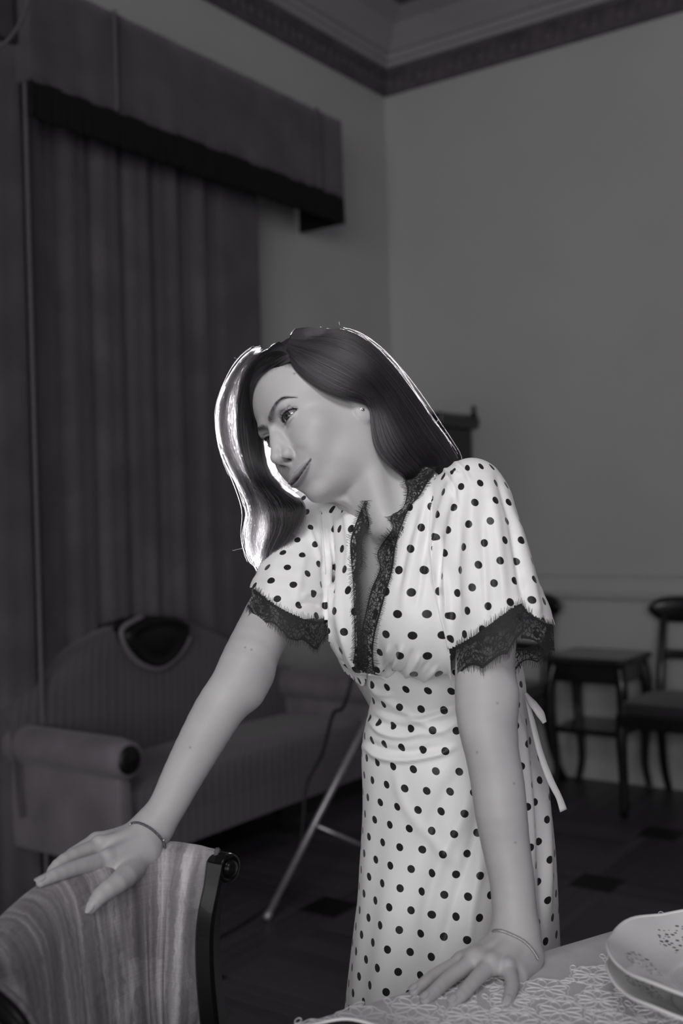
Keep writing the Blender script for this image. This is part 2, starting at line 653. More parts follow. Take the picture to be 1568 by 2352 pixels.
# carved crest
cr = [(-0.165, 0.145), (-0.12, 0.168), (-0.06, 0.182), (0.0, 0.185), (0.06, 0.182), (0.12, 0.168), (0.165, 0.145), (0.155, 0.10), (0.12, 0.055), (0.07, 0.02), (0.0, 0.0), (-0.07, 0.02), (-0.12, 0.055), (-0.155, 0.10)]
cr = smooth_path(cr + [cr[0]], 48)[:-1]
rings = [[(0.10 + ds, 2.05 + a * sc, 0.75 + 0.09 + (b - 0.09) * sc) for a, b in cr] for ds, sc in ((0.0, 1.0), (0.15, 1.0), (0.172, 0.94), (0.176, 0.8), (0.165, 0.72), (0.175, 0.5))]
adopt(MB().loft(rings, True, True).build('carved_crest', simple_mat('crest_wood', 0.004, 0.5, 0.8), None, True, ROOM_M), sofa)
ring2 = [(0.262, 2.05 + a * 1.10, 0.845 + (b - 0.09) * 1.10) for a, b in cr[14:44]]
adopt(MB().tube(np.array(ring2), 0.009, 6).build('crest_piping', SOFA_SIDE, None, True, ROOM_M), sofa)
adopt(soft_box(0.24, 0.69, ST0 + 0.06, ST1 - 0.05, 0.345, 0.465, 0.035, 0.035).build('seat_cushion', SOFA, None, True, ROOM_M), sofa)
adopt(MB().box(0.12, 0.68, ST0 + 0.02, ST1 - 0.02, 0.255, 0.35).build('seat_rail', SOFA, None, False, ROOM_M), sofa)
for t_, nm in ((ST1 - 0.03, 'near'), (ST0 + 0.05, 'far')):
    sgn = 1 if nm == 'near' else -1
    pts = np.stack([np.linspace(0.10, 0.705, 14), np.full(14, t_ + 0.0), np.full(14, 0.578)], 1)
    arm = adopt(MB().tube(pts, np.r_[0.045, np.full(12, 0.062), 0.055], 20).build('arm_roll', SOFA_SIDE, None, True, ROOM_M), sofa)
    rr = lathe([(0.0, 0.016), (0.012, 0.016), (0.020, 0.010), (0.030, 0.012), (0.042, 0.004), (0.045, -0.004)], 24)
    adopt(MB().loft(np.stack([rr[..., 2] + 0.706, rr[..., 0] + t_, rr[..., 1] + 0.578], -1)).build('arm_boss', simple_mat('boss_wood', 0.004, 0.5, 0.8), None, True, ROOM_M), sofa)
    adopt(soft_box(0.12, 0.69, t_ - 0.035, t_ + 0.035, 0.245, 0.535, 0.02).build('arm_panel', SOFA_SIDE, None, True, ROOM_M), sofa)
    for s_ in (0.16, 0.64):
        pr = [(0.012, 0.0), (0.016, 0.01), (0.02, 0.06), (0.026, 0.12), (0.022, 0.18), (0.032, 0.22), (0.034, 0.26)]
        rr = lathe(pr, 14)
        adopt(MB().loft(rr + np.array([s_, t_, 0]), True, True).build('leg', WOOD, None, True, ROOM_M), sofa)


# ---- side chairs, side table and cabinet on the far wall
def cabriole(s, t, h, ds, dt, r0=0.024, r1=0.014):
    """curved leg leaning out by (ds, dt) at the knee"""
    p_ = smooth_path([(s, t, h), (s + ds * 0.9, t + dt * 0.9, h * 0.82), (s + ds * 0.8, t + dt * 0.8, h * 0.55), (s + ds * 0.1, t + dt * 0.1, h * 0.22), (s + ds * 0.9, t + dt * 0.9, 0.03), (s + ds * 1.3, t + dt * 1.3, 0.0)], 22)
    w = np.interp(np.linspace(0, 1, 22), [0, 0.2, 0.6, 0.85, 0.95, 1], [r0 * 1.1, r0 * 1.15, r0 * 0.75, r1, r1 * 1.25, r1 * 1.1])
    return MB().tube(p_, w, 10)


side = empty('side_table', room(1.15, 0.25, 0).tolist())
tag(side, 'small dark mahogany side table with curved legs and a lower shelf, against the far wall', 'table')
SA, SB, TA, TB = 1.03, 1.37, 0.06, 0.38


def slab(s0, s1, t0, t1, z0, z1, r=0.03, bev=0.006):
    a = []
    for (cs, ct, q0) in ((s1 - r, t1 - r, 0), (s0 + r, t1 - r, 90), (s0 + r, t0 + r, 180), (s1 - r, t0 + r, 270)):
        for k in range(6):
            q = math.radians(q0 + k * 18)
            a.append((cs, ct, math.cos(q), math.sin(q)))
    rings = []
    for z, ins in ((z0, bev), (z0 + bev, 0), (z1 - bev, 0), (z1, bev)):
        rings.append([(cs + (r - ins) * x, ct + (r - ins) * y, z) for cs, ct, x, y in a])
    return MB().loft(rings, True, True)


adopt(slab(SA - 0.02, SB + 0.02, TA - 0.02, TB + 0.02, 0.60, 0.628).build('table_top', WOOD_TOP, None, False, ROOM_M), side)
adopt(slab(SA + 0.005, SB - 0.005, TA + 0.005, TB - 0.005, 0.515, 0.60, 0.02).build('apron', WOOD, None, False, ROOM_M), side)
adopt(slab(SA + 0.01, SB - 0.01, TA + 0.01, TB - 0.01, 0.285, 0.308, 0.03).build('lower_shelf', WOOD, None, False, ROOM_M), side)
for s_, t_, a, b in ((SA, TA, -0.02, -0.0), (SB, TA, 0.02, -0.0), (SA, TB, -0.02, 0.02), (SB, TB, 0.02, 0.02)):
    adopt(cabriole(s_ + 0.02 * (1 if a < 0 else -1), t_ + 0.02 * (1 if b <= 0 else -1), 0.60, a, b, 0.022, 0.013).build('leg', WOOD, None, True, ROOM_M), side)

CHAIR_SEAT = cloth_mat('side_chair_seat', 0.035, 0.7)


def side_chair(label, s, t, rot):
    """x right, y back, origin under the seat middle"""
    e = empty('side_chair', room(s, t, 0).tolist())
    base = ROOM_M.to_3x3().to_4x4() @ Matrix.Rotation(rot, 4, 'Z') @ Matrix.Diagonal((-1, 1, 1, 1))
    e.rotation_euler = base.to_euler()
    tag(e, label, 'chair', 'dark side chairs by the far wall')

    def put(mb, name, mat, smooth=True):
        return mb.build(name, mat, e, smooth)
    put(soft_box(-0.215, 0.215, -0.21, 0.20, 0.425, 0.475, 0.02, 0.02), 'seat', CHAIR_SEAT)
    put(slab(-0.225, 0.225, -0.22, 0.21, 0.375, 0.43, 0.03), 'seat_rail', WOOD, False)
    for x in (-0.20, 0.20):
        p_ = smooth_path([(x, -0.19, 0.40), (x, -0.20, 0.30), (x, -0.19, 0.15), (x, -0.195, 0.0)], 14)
        put(MB().tube(p_, np.linspace(0.027, 0.016, 14), 10), 'leg', WOOD)
        p_ = smooth_path([(x * 0.95, 0.19, 0.42), (x * 0.95, 0.20, 0.28), (x, 0.245, 0.12), (x * 1.05, 0.32, 0.0)], 14)
        put(MB().tube(p_, np.linspace(0.022, 0.015, 14), 10), 'leg', WOOD)
        p_ = smooth_path([(x * 0.95, 0.19, 0.40), (x * 0.93, 0.205, 0.55), (x * 0.95, 0.24, 0.70), (x * 0.98, 0.29, 0.84)], 14)
        put(MB().tube(p_, np.linspace(0.021, 0.016, 14), 10), 'back_post', WOOD)
    rings = []
    for x in np.linspace(-0.25, 0.25, 24):
        w = 1 - (abs(x) / 0.25) ** 8 * 0.75
        cy = 0.30 - 0.05 * (x / 0.25) ** 2
        rings.append([(x, cy + 0.017 * math.cos(q) * (1 + 0.4 * math.sin(q)), 0.825 + 0.06 * w * math.sin(q)) for q in np.linspace(0, 2 * np.pi, 14, endpoint=False)])
    put(MB().loft(rings, True, True), 'top_rail', WOOD)
    rings = []
    for x in np.linspace(-0.19, 0.19, 16):
        cy = 0.245 - 0.03 * (x / 0.2) ** 2
        rings.append([(x, cy + 0.008 * math.cos(q), 0.63 + 0.02 * math.sin(q)) for q in np.linspace(0, 2 * np.pi, 8, endpoint=False)])
    put(MB().loft(rings, True, True), 'cross_rail', WOOD)
    return e


side_chair('dark wooden side chair at the picture edge beside the small side table', 1.64, 0.37, math.radians(183))
side_chair('dark wooden side chair half hidden behind the woman, beside the cabinet', 0.72, 0.37, math.radians(183))

cab = empty('cabinet', room(0.28, 0.2, 0).tolist())
tag(cab, 'tall dark wooden cabinet with a finial, mostly hidden behind the woman in the room corner', 'cabinet')
adopt(slab(0.09, 0.485, 0.03, 0.36, 0.10, 1.70, 0.01).build('cabinet_body', WOOD, None, False, ROOM_M), cab)
adopt(slab(0.05, 0.525, 0.02, 0.40, 1.70, 1.765, 0.01, 0.015).build('cabinet_cornice', WOOD, None, False, ROOM_M), cab)
for z0, z1 in ((0.16, 0.82), (0.88, 1.64)):
    d_ = adopt(slab(0.13, 0.445, 0.36, 0.378, z0, z1, 0.008).build('door', WOOD_TOP, None, False, ROOM_M), cab)
    h_ = slab(0.41, 0.425, 0.378, 0.39, (z0 + z1) / 2 - 0.03, (z0 + z1) / 2 + 0.03, 0.004, 0.002).build('handle', BRAID, None, False, ROOM_M)
    h_.parent = d_
    h_.matrix_parent_inverse = Matrix.Identity(4)
for s_ in (0.075, 0.505):
    rr = lathe([(0.0, 0.055), (0.008, 0.05), (0.013, 0.035), (0.008, 0.02), (0.016, 0.008), (0.018, 0.0)], 14)
    adopt(MB().loft(rr + np.array([s_, 0.045, 1.765]), True, False).build('finial', WOOD, None, True, ROOM_M), cab)
for s_ in (0.11, 0.465):
    for t_ in (0.05, 0.34):
        rr = lathe([(0.014, 0.0), (0.02, 0.02), (0.024, 0.10)], 12)
        adopt(MB().loft(rr + np.array([s_, t_, 0]), True, True).build('leg', WOOD, None, True, ROOM_M), cab)

# ---- studio light on its stand behind the woman
METAL = simple_mat('stand_aluminium', 0.5, 0.35, 0.3, 0.1, 40, 0.5, 0, 0.6)
BLACKP = simple_mat('black_plastic', 0.012, 0.45, 0.6, 0.2)
hub = P(868, 1700, 3.62)
ls = empty('studio_light', (hub[0], hub[1], 0))
tag(ls, 'studio flash on a tripod stand behind the woman, pale leg showing beside the sofa', 'light stand')
base_c = np.array([hub[0], hub[1], 0.0])
tip0 = P(612, 2118, 3.469); tip0[2] = 0.012
v0 = tip0 - base_c; v0[2] = 0
for k in range(3):
    q = k * 2 * np.pi / 3
    v_ = np.array([v0[0] * math.cos(q) - v0[1] * math.sin(q), v0[0] * math.sin(q) + v0[1] * math.cos(q), 0])
    tip = base_c + v_ + np.array([0, 0, 0.012])
    top = base_c + v_ * 0.04 + np.array([0, 0, 0.64])
    lg = adopt(MB().tube(np.array([top, tip]), 0.011, 12).build('leg', METAL, None), ls)
    foot = MB().tube(np.array([tip + (top - tip) * 0.03, tip - (top - tip) * 0.004]), 0.0135, 12).build('rubber_foot', METAL, None)
    foot.parent = lg; foot.matrix_parent_inverse = Matrix.Identity(4)
    mid = tip + (top - tip) * 0.44
    adopt(MB().tube(np.array([mid, base_c + np.array([0, 0, 0.16])]), 0.006, 8).build('brace', METAL, None), ls)
STROBE_Z = 1.62
adopt(MB().tube(np.array([base_c + np.array([0, 0, 0.14]), base_c + np.array([0, 0, STROBE_Z])]), 0.013, 12).build('column', METAL, None), ls)
adopt(MB().tube(np.array([base_c + np.array([0, 0, 0.58]), base_c + np.array([0, 0, 0.70])]), 0.024, 12).build('collar', BLACKP, None), ls)
aim = HEAD_AIM = P(740, 950, 1.5)
sc_ = base_c + np.array([0, 0, STROBE_Z + 0.04])
ad = aim - sc_; ad /= np.linalg.norm(ad)
adopt(MB().tube(np.array([sc_ - ad * 0.16, sc_ - ad * 0.15, sc_ + ad * 0.04, sc_ + ad * 0.05, sc_ + ad * 0.10]), [0.045, 0.052, 0.052, 0.058, 0.082], 28, True).build('flash_head', BLACKP, None), ls)
fm = NT('flash_tube'); fm.set(Base_Color=(0.8, 0.8, 0.8)); fm.b.inputs['Emission Color'].default_value = (1, 1, 1, 1); fm.b.inputs['Emission Strength'].default_value = 6.0
adopt(MB().tube(np.array([sc_ + ad * 0.101, sc_ + ad * 0.103]), 0.072, 28, True).build('flash_glass', fm.m, None), ls)
ld = bpy.data.lights.new('flash', 'SPOT')
ld.energy = 620
ld.spot_size = math.radians(27)
ld.spot_blend = 0.8
ld.shadow_soft_size = 0.05
lo_ = bpy.data.objects.new('flash', ld)
COL.objects.link(lo_)
lo_.location = sc_ + ad * 0.11
lo_.rotation_euler = Vector(ad).to_track_quat('-Z', 'Y').to_euler()
cab_pts = smooth_path([sc_ - ad * 0.16, base_c + np.array([0.02, 0.08, 1.2]), P(800, 1590, 3.66), P(765, 1640, 3.72), P(740, 1730, 3.74), P(705, 1800, 3.74), P(696, 1880, 3.72), P(685, 1960, 3.70), P(640, 2052, 3.66) * np.array([1, 1, 0]) + np.array([0, 0, 0.008]), P(560, 2100, 3.45) * np.array([1, 1, 0]) + np.array([0, 0, 0.006]), P(480, 2130, 3.3) * np.array([1, 1, 0]) + np.array([0, 0, 0.006])], 80)
o = MB().tube(cab_pts, 0.006, 8).build('power_cable', BLACKP, None)
tag(o, 'thin black cable hanging from the studio light and lying on the floor', 'cable')

# ------------------------------------------------------------------ implicit surfaces for the figure
def smin(a, b, k):
    h = np.clip(0.5 + 0.5 * (b - a) / k, 0, 1)
    return b * (1 - h) + a * h - k * h * (1 - h)


def smax(a, b, k):
    return -smin(-a, -b, k)


def cone(p, a, b, r1, r2, flat=None):
    a = np.asarray(a, np.float32); b = np.asarray(b, np.float32)
    q = p - a
    ba = b - a
    L = float(ba @ ba) + 1e-12
    t = np.clip(q @ ba / L, 0, 1)
    q = q - t[..., None] * ba
    if flat is not None:
        n, s = flat
        n = np.asarray(n, np.float32)
        c = q @ n
        q = q + ((1 / s - 1) * c)[..., None] * n
    return np.sqrt((q * q).sum(-1)) - (r1 + (r2 - r1) * t)


def ellip(p, c, r, axes=None):
    q = p - np.asarray(c, np.float32)
    if axes is not None:
        q = q @ np.asarray(axes, np.float32)      # columns are the axes
    r = np.asarray(r, np.float32)
    k0 = np.sqrt(((q / r) ** 2).sum(-1))
    k1 = np.sqrt(((q / (r * r)) ** 2).sum(-1))
    return k0 * (k0 - 1) / (k1 + 1e-9)


def chain(p, pts, k=0.004, flat=None):
    """pts: list of (xyz, r)"""
    d = None
    for (a, ra), (b, rb) in zip(pts[:-1], pts[1:]):
        e = cone(p, a, b, ra, rb, flat)
        d = e if d is None else smin(d, e, k)
    return d


def surface_nets(groups, comb, lo, hi, h, margin=1.35, B=8, reach=0.03):
    """sparse surface nets. groups: list of (fn, lo, hi); comb folds the group distances. Returns verts, quads"""
    lo = np.asarray(lo, float); hi = np.asarray(hi, float)
    nb = np.ceil((hi - lo) / (h * B)).astype(int)
    I = np.stack(np.meshgrid(*[np.arange(n) for n in nb], indexing='ij'), -1).reshape(-1, 3)
    cen = (lo + (I + 0.5) * h * B).astype(np.float32)
    gv = []
    for fn, a, b in groups:
        d = np.full(len(cen), 1.0, np.float32)
        m = np.all((cen > np.asarray(a, np.float32)) & (cen < np.asarray(b, np.float32)), axis=1)
        if m.any():
            d[m] = fn(cen[m])
        gv.append(d)
    keep = np.abs(comb(gv)) < h * B * 0.87 * margin
    I = I[keep]
    gv = [v[keep] for v in gv]
    near = h * B * 0.87 * margin + reach

    def ev(base, sl):
        n = base.shape[0]
        sh = base.shape[1:4]
        vals = []
        for (fn, a, b), v in zip(groups, gv):
            d = np.full((n,) + sh, 1.0, np.float32)
            m = v[sl] < near
            if m.any():
                p = (lo + base[m] * h).astype(np.float32).reshape(-1, 3)
                d[m] = fn(p).reshape((-1,) + sh)
            vals.append(d)
        return comb(vals)

    loc = np.stack(np.meshgrid(*[np.arange(B + 1)] * 3, indexing='ij'), -1)
    S = (nb * B + 2).astype(np.int64)

    def gid(ix):
        return (ix[..., 0] * S[1] + ix[..., 1]) * S[2] + ix[..., 2]

    cell_ids, cell_pos, quads = [], [], []
    CH = 400
    off = np.stack(np.meshgrid([0, 1], [0, 1], [0, 1], indexing='ij'), -1).reshape(-1, 3)
    edges = [(i, j) for i in range(8) for j in range(i + 1, 8) if np.abs(off[i] - off[j]).sum() == 1]
    for c in range(0, len(I), CH):
        ii = I[c:c + CH]
        base = ii[:, None, None, None] * B + loc[None]
        val = ev(base, slice(c, c + CH))
        corner = np.stack([val[:, o[0]:o[0] + B, o[1]:o[1] + B, o[2]:o[2] + B] for o in off], -1)
        inside = corner < 0
        s = inside.sum(-1)
        act = (s > 0) & (s < 8)
        if not act.any(): continue
        cv = corner[act]
        cb = base[:, :B, :B, :B][act]
        num = np.zeros((len(cv), 3)); cnt = np.zeros(len(cv))
        for i, j in edges:
            a, b = cv[:, i], cv[:, j]
            x = (a < 0) != (b < 0)
            t = np.where(x, a / np.where(a - b == 0, 1, a - b), 0)
            num += np.where(x[:, None], off[i] + t[:, None] * (off[j] - off[i]), 0)
            cnt += x
        cell_ids.append(gid(cb))
        cell_pos.append(lo + (cb + num / cnt[:, None]) * h)
        v0 = val[:, :B, :B, :B]
        for ax in range(3):
            e = np.zeros(3, int); e[ax] = 1
            v1 = val[:, e[0]:e[0] + B, e[1]:e[1] + B, e[2]:e[2] + B]
            x = (v0 < 0) != (v1 < 0)
            if not x.any(): continue
            bb = base[:, :B, :B, :B][x]
            flip = (v0[x] < 0)
            u = np.zeros(3, int); u[(ax + 1) % 3] = 1
            w = np.zeros(3, int); w[(ax + 2) % 3] = 1
            q = np.stack([gid(bb), gid(bb - u), gid(bb - u - w), gid(bb - w)], -1)
            q[~flip] = q[~flip][:, ::-1]
            quads.append(q)
    ids = np.concatenate(cell_ids); pos = np.concatenate(cell_pos); Q = np.concatenate(quads)
    o = np.argsort(ids)
    ids, pos = ids[o], pos[o]
    k = np.searchsorted(ids, Q)
    k = np.minimum(k, len(ids) - 1)
    ok = np.all(ids[k] == Q, axis=1)
    return pos, k[ok].astype(np.int32)


def relax(v, q, it=1, w=0.5):
    """light laplacian smoothing"""
    for _ in range(it):
        acc = np.zeros_like(v); cnt = np.zeros(len(v))
        for i in range(4):
            a, b = q[:, i], q[:, (i + 1) % 4]
            for s, d in ((a, b), (b, a)):
                for c in range(3):
                    acc[:, c] += np.bincount(s, v[d, c], len(v))
                cnt += np.bincount(s, minlength=len(v))
        v = v + w * (acc / np.maximum(cnt, 1)[:, None] - v)
    return v


def vert_normals(v, q):
    n = np.cross(v[q[:, 2]] - v[q[:, 0]], v[q[:, 3]] - v[q[:, 1]])
    N = np.zeros_like(v)
    for i in range(4):
        for c in range(3):
            N[:, c] += np.bincount(q[:, i], n[:, c], len(v))
    return N / (np.linalg.norm(N, axis=1, keepdims=True) + 1e-12)

# ------------------------------------------------------------------ the woman: head frame
HEAD_S = 1.036 / 1000.0           # head model is in millimetres: x her left, y up, z forward, origin between the eyes
_HC = np.array([[0.4243, -0.4861, -0.7642], [-0.4408, -0.8469, 0.2939], [-0.7908, 0.2122, -0.574]])
_W = np.stack([RV, -UV_, FV], 1)
HEAD_R = _W @ _HC
_uu, _ss, _vv = np.linalg.svd(HEAD_R)
HEAD_R = _uu @ _vv
HEAD_T = CAM + _W @ np.array([-0.0862, -0.1100, 1.50])


def head_pt(x, y, z):
    return HEAD_T + HEAD_S * (HEAD_R @ np.array([x, y, z], float))


def head_pts(a):
    return HEAD_T + HEAD_S * (np.asarray(a, float) @ HEAD_R.T)


def to_head(p):
    return ((p - HEAD_T.astype(np.float32)) @ HEAD_R.astype(np.float32)) / np.float32(HEAD_S)


# y, front z, half width, back z, z of the widest point
_HT = np.array([
    (122, -82, 3, -90, -86), (118, -62, 24, -114, -86), (112, -45, 40, -134, -86), (102, -28, 54, -149, -85), (88, -14, 63, -160, -84), (70, -3, 69, -167, -82),
    (50, 4.5, 72, -171, -80), (32, 7.5, 72.5, -172, -79), (20, 8.5, 71.5, -170, -78), (8, 6, 69.5, -166, -76),
    (0, 3.5, 68, -162, -74), (-20, 2, 66.5, -150, -70), (-40, 3, 63.5, -130, -66), (-60, 4, 59, -112, -62),
    (-75, 3, 54, -98, -58), (-88, 1, 46.5, -84, -51), (-98, -1, 38, -72, -44), (-105, -5, 28, -60, -38), (-110, -14, 17, -46, -32), (-114, -26, 4, -34, -30)], np.float32)[::-1]
_HT = smooth_path(_HT, 240).astype(np.float32)
_HT = _HT[np.argsort(_HT[:, 0])]

EYE_C = np.array([30.3, 3.2, -10.3])
EYE_R = 12.2


def lid_curves(x):
    """upper and lower lid edge (mm) along x (her left eye)"""
    u = np.clip((x - 15.3) / (45.6 - 15.3), 0, 1)
    base = 0.3 + 5.2 * u
    up = base + 6.4 * np.power(np.clip(4 * u * (1 - u), 0, 1), 0.62) * (0.92 + 0.16 * u)
    low = base - 3.3 * np.power(np.clip(4 * u * (1 - u), 0, 1), 0.75) * (0.75 + 0.5 * u)
    return up, low


def lip_field(x, y):
    """height (mm) of the lips over the face, and upper / lower lip masks"""
    c = np.clip(1 - (x / 35.0) ** 2, 0, 1)
    ym = -70.6 + 8.2 * (np.abs(x) / 34.0) ** 2.4
    hu = 0.6 + 8.8 * c ** 0.75 - 1.2 * np.exp(-(x / 3.5) ** 2)
    hl = 0.6 + 9.0 * c ** 0.8
    t = np.clip((y - ym) / hu, -1, 2)
    s_ = np.clip((ym - y) / hl, -1, 2)
    up = np.where((t > 0) & (t < 1), np.sin(np.pi * np.clip(t, 0, 1) ** 0.75), 0)
    lo = np.where((s_ > 0) & (s_ < 1), np.sin(np.pi * np.clip(s_, 0, 1) ** 0.8), 0)
    amp = c ** 0.5
    out = np.clip((np.abs(x) - 33) / 6, 0, 1)
    A = 5.2 * amp * up + 4.2 * amp * lo
    gapw = 1.5 + 0.5 * np.exp(-(x / 9.0) ** 2)
    A = A - (1.3 + 2.2 * np.exp(-(x / 9.0) ** 2)) * np.exp(-((y - ym) / gapw) ** 2) * np.exp(-(np.maximum(np.abs(x) - 33, 0) / 3.0) ** 2)
    mu = np.clip(t * 5, 0, 1) * np.clip((1 - t) * 5, 0, 1)
    ml = np.clip(s_ * 5, 0, 1) * np.clip((1 - s_) * 5, 0, 1)
    line = np.exp(-((y - ym) / 1.1) ** 2) * (np.abs(x) < 36)
    return A, np.maximum(mu * (amp > 0.05), line), ml * (amp > 0.05)


def head_sdf(pw):
    p = to_head(pw)
    x, y, z = np.abs(p[:, 0]), p[:, 1], p[:, 2]
    q = np.stack([x, y, z], 1)
    yt = _HT[:, 0]
    zf = np.interp(y, yt, _HT[:, 1]).astype(np.float32)
    w = np.interp(y, yt, _HT[:, 2]).astype(np.float32)
    zb = np.interp(y, yt, _HT[:, 3]).astype(np.float32)
    zc = np.interp(y, yt, _HT[:, 4]).astype(np.float32)
    dz = z - zc
    a = np.where(dz > 0, zf - zc, zc - zb)
    n = np.where(dz > 0, 2.25, 2.1).astype(np.float32)
    e = np.power(np.power(np.abs(x / w), n) + np.power(np.abs(dz) / np.maximum(a, 1), n) + 1e-9, 1 / n)
    d = (e - 1) * np.maximum(w, 12) * 0.85
    over = np.maximum(y - 121, -116 - y)
    d = np.maximum(d, over)
    K = lambda v: np.float32(v)
    # cheekbones, brow, jaw corner
    d = smin(d, ellip(q, (39, -27, -23), (20, 19, 20)), 22)
    d = smin(d, ellip(q, (28, -46, -12), (17, 20, 15)), 18)
    d = smin(d, ellip(q, (19, 19, -5), (24, 9, 11)), 12)
    d = smin(d, ellip(q, (42, -72, -54), (12, 18, 18)), 16)
    # eye sockets
    d = smax(d, -ellip(q, (27, 2.5, 14.5), (18, 11, 12)), 12)
    d = smax(d, -ellip(q, (13, 1, 15), (6, 9, 9)), 6)
    # muzzle and chin
    d = smin(d, ellip(q, (0, -63, -5), (29, 24, 17.5)), 11)
    d = smin(d, ellip(q, (0, -96, -8), (16, 12.5, 13)), 12)
    d = smax(d, -ellip(q, (0, -86, 17), (22, 5.0, 9)), 7)
    # nose
    nose = cone(q, (0, 6, 7), (0, -14, 15.2), 5.2, 5.6)
    nose = smin(nose, cone(q, (0, -14, 15.2), (0, -31, 23.5), 5.6, 7.0), 4)
    nose = smin(nose, ellip(q, (0, -34, 23.6), (8.0, 7.0, 7.8)), 4)
    nose = smin(nose, ellip(q, (11, -37.5, 13.2), (6.2, 6.4, 8.2)), 4.0)
    nose = smin(nose, cone(q, (0, -40.5, 21.5), (0, -45.5, 12), 3.9, 4.4), 4)
    nose = smin(nose, cone(q, (4, -10, 8), (10, -33, 8), 6, 6.5), 9)
    d = smin(d, nose, 7)
    d = smax(d, -ellip(q, (7.2, -43.6, 16.0), (3.0, 3.8, 6.2)), 1.2)
    d = smax(d, -cone(q, (18.2, -30, 9.5), (18.4, -42, 7.0), 1.0, 1.0), 4)            # alar crease
    # lips: raised along a mouth line that lifts to the corners, a little open at the middle
    A, _, _ = lip_field(x, y)
    d = d - np.where(z > -30, A, 0).astype(np.float32)
    d = smax(d, -cone(q, (21, -36, 9.5), (40, -50, 5.5), 0.4, 0.4), 5.5)           # smile fold
    d = smax(d, -cone(q, (0, -51, 17.6), (0, -57, 19.2), 1.3, 1.3), 2.5)          # philtrum
    # lids around the eyeball
    ec = EYE_C.astype(np.float32)
    r = np.sqrt(((q - ec) ** 2).sum(1))
    lid = r - K(EYE_R + 1.7)
    d = smin(d, lid, 3.0)
    fold = np.abs(r - (EYE_R + 2.3)) + 0
    uy, ly = lid_curves(x)
    crease = cone(q, (20, 10.2, 2), (31, 14.6, 2.2), 0.8, 0.8)
    crease = np.minimum(crease, cone(q, (31, 14.6, 2.2), (44, 13.0, -4.5), 0.8, 0.8))
    d = smax(d, -crease, 2.2)
    bag = cone(q, (20, -6.5, 3.5), (40, -3.5, -2.5), 0.4, 0.4)
    d = smax(d, -bag, 3.0)
    opening = np.maximum(np.maximum(y - uy, ly - y), np.maximum(15.0 - x, x - 46.5))
    opening = np.maximum(opening * 0.85, -z - 16)
    d = smax(d, -opening, 0.8)
    d = np.minimum(d, r - K(EYE_R - 0.9))       # backing behind the eyeball
    # ears
    ax = np.array([[0.92, 0.10, 0.38], [-0.10, 0.99, -0.02], [-0.38, -0.02, 0.92]], np.float32)
    ear = ellip(q, (70, -4, -92), (5.5, 29, 17), ax)
    ear = smax(ear, -ellip(q, (77, -3, -89), (7, 17, 9.5), ax), 3)
    ear = smin(ear, ellip(q, (70, -34, -83), (4.6, 11.5, 8.5)), 3)
    ear = smin(ear, ellip(q, (67, -9, -78), (4, 7, 4)), 3)
    lobe = ellip(q, (70, -34, -83), (4.6, 11.5, 8.5))
    d = smax(d, -np.maximum(lobe - 2.2, np.maximum(y + 22, -(z + 91))), 1.2)
    d = smin(d, ear, 1.2)
    d = smax(d, -ellip(q, (71, -14, -84), (5, 5, 4)), 2)
    return (d * np.float32(HEAD_S)).astype(np.float32)


# ------------------------------------------------------------------ neck, torso, arms and hands (pixel, pixel, depth, radius in mm)
def J(px, py, d, r):
    return (P(px, py, d), r / 1000.0)


def dense(js, n):
    """resample joints (point, radius) smoothly"""
    a = smooth_path([np.append(p_, r_) for p_, r_ in js], n)
    return [(v[:3], v[3]) for v in a]


def cone2(p, A, B, flat=None):
    return cone(p, A[0], B[0], A[1], B[1], flat)


SH_L = P(1086, 1165, 1.46)
SH_R = P(715, 1205, 1.61)
TABLE_Z = CAMZ - 0.537
ARM_L = [J(1088, 1165, 1.46, 40), J(1118, 1340, 1.425, 38), J(1114, 1520, 1.372, 37.5), J(1111, 1620, 1.348, 35.5), J(1116, 1680, 1.335, 32.5),
         J(1128, 1725, 1.33, 32.5), J(1141, 1790, 1.325, 32.5), J(1150, 1865, 1.315, 31.5), J(1161, 1940, 1.31, 29), J(1175, 2020, 1.30, 26.8),
         J(1181, 2095, 1.292, 26.2), J(1184, 2140, 1.286, 26.2)]
ARM_R = [J(712, 1205, 1.61, 38), J(668, 1320, 1.545, 37), J(607, 1445, 1.46, 36), J(568, 1520, 1.41, 34.5), J(541, 1575, 1.395, 33),
         J(500, 1635, 1.38, 31.5), J(455, 1715, 1.36, 28.5), J(415, 1790, 1.34, 25.2), J(385, 1850, 1.325, 22.8), J(348, 1905, 1.312, 22.6)]

ARM_L_D = dense(ARM_L, 26)
ARM_R_D = dense(ARM_R, 26)


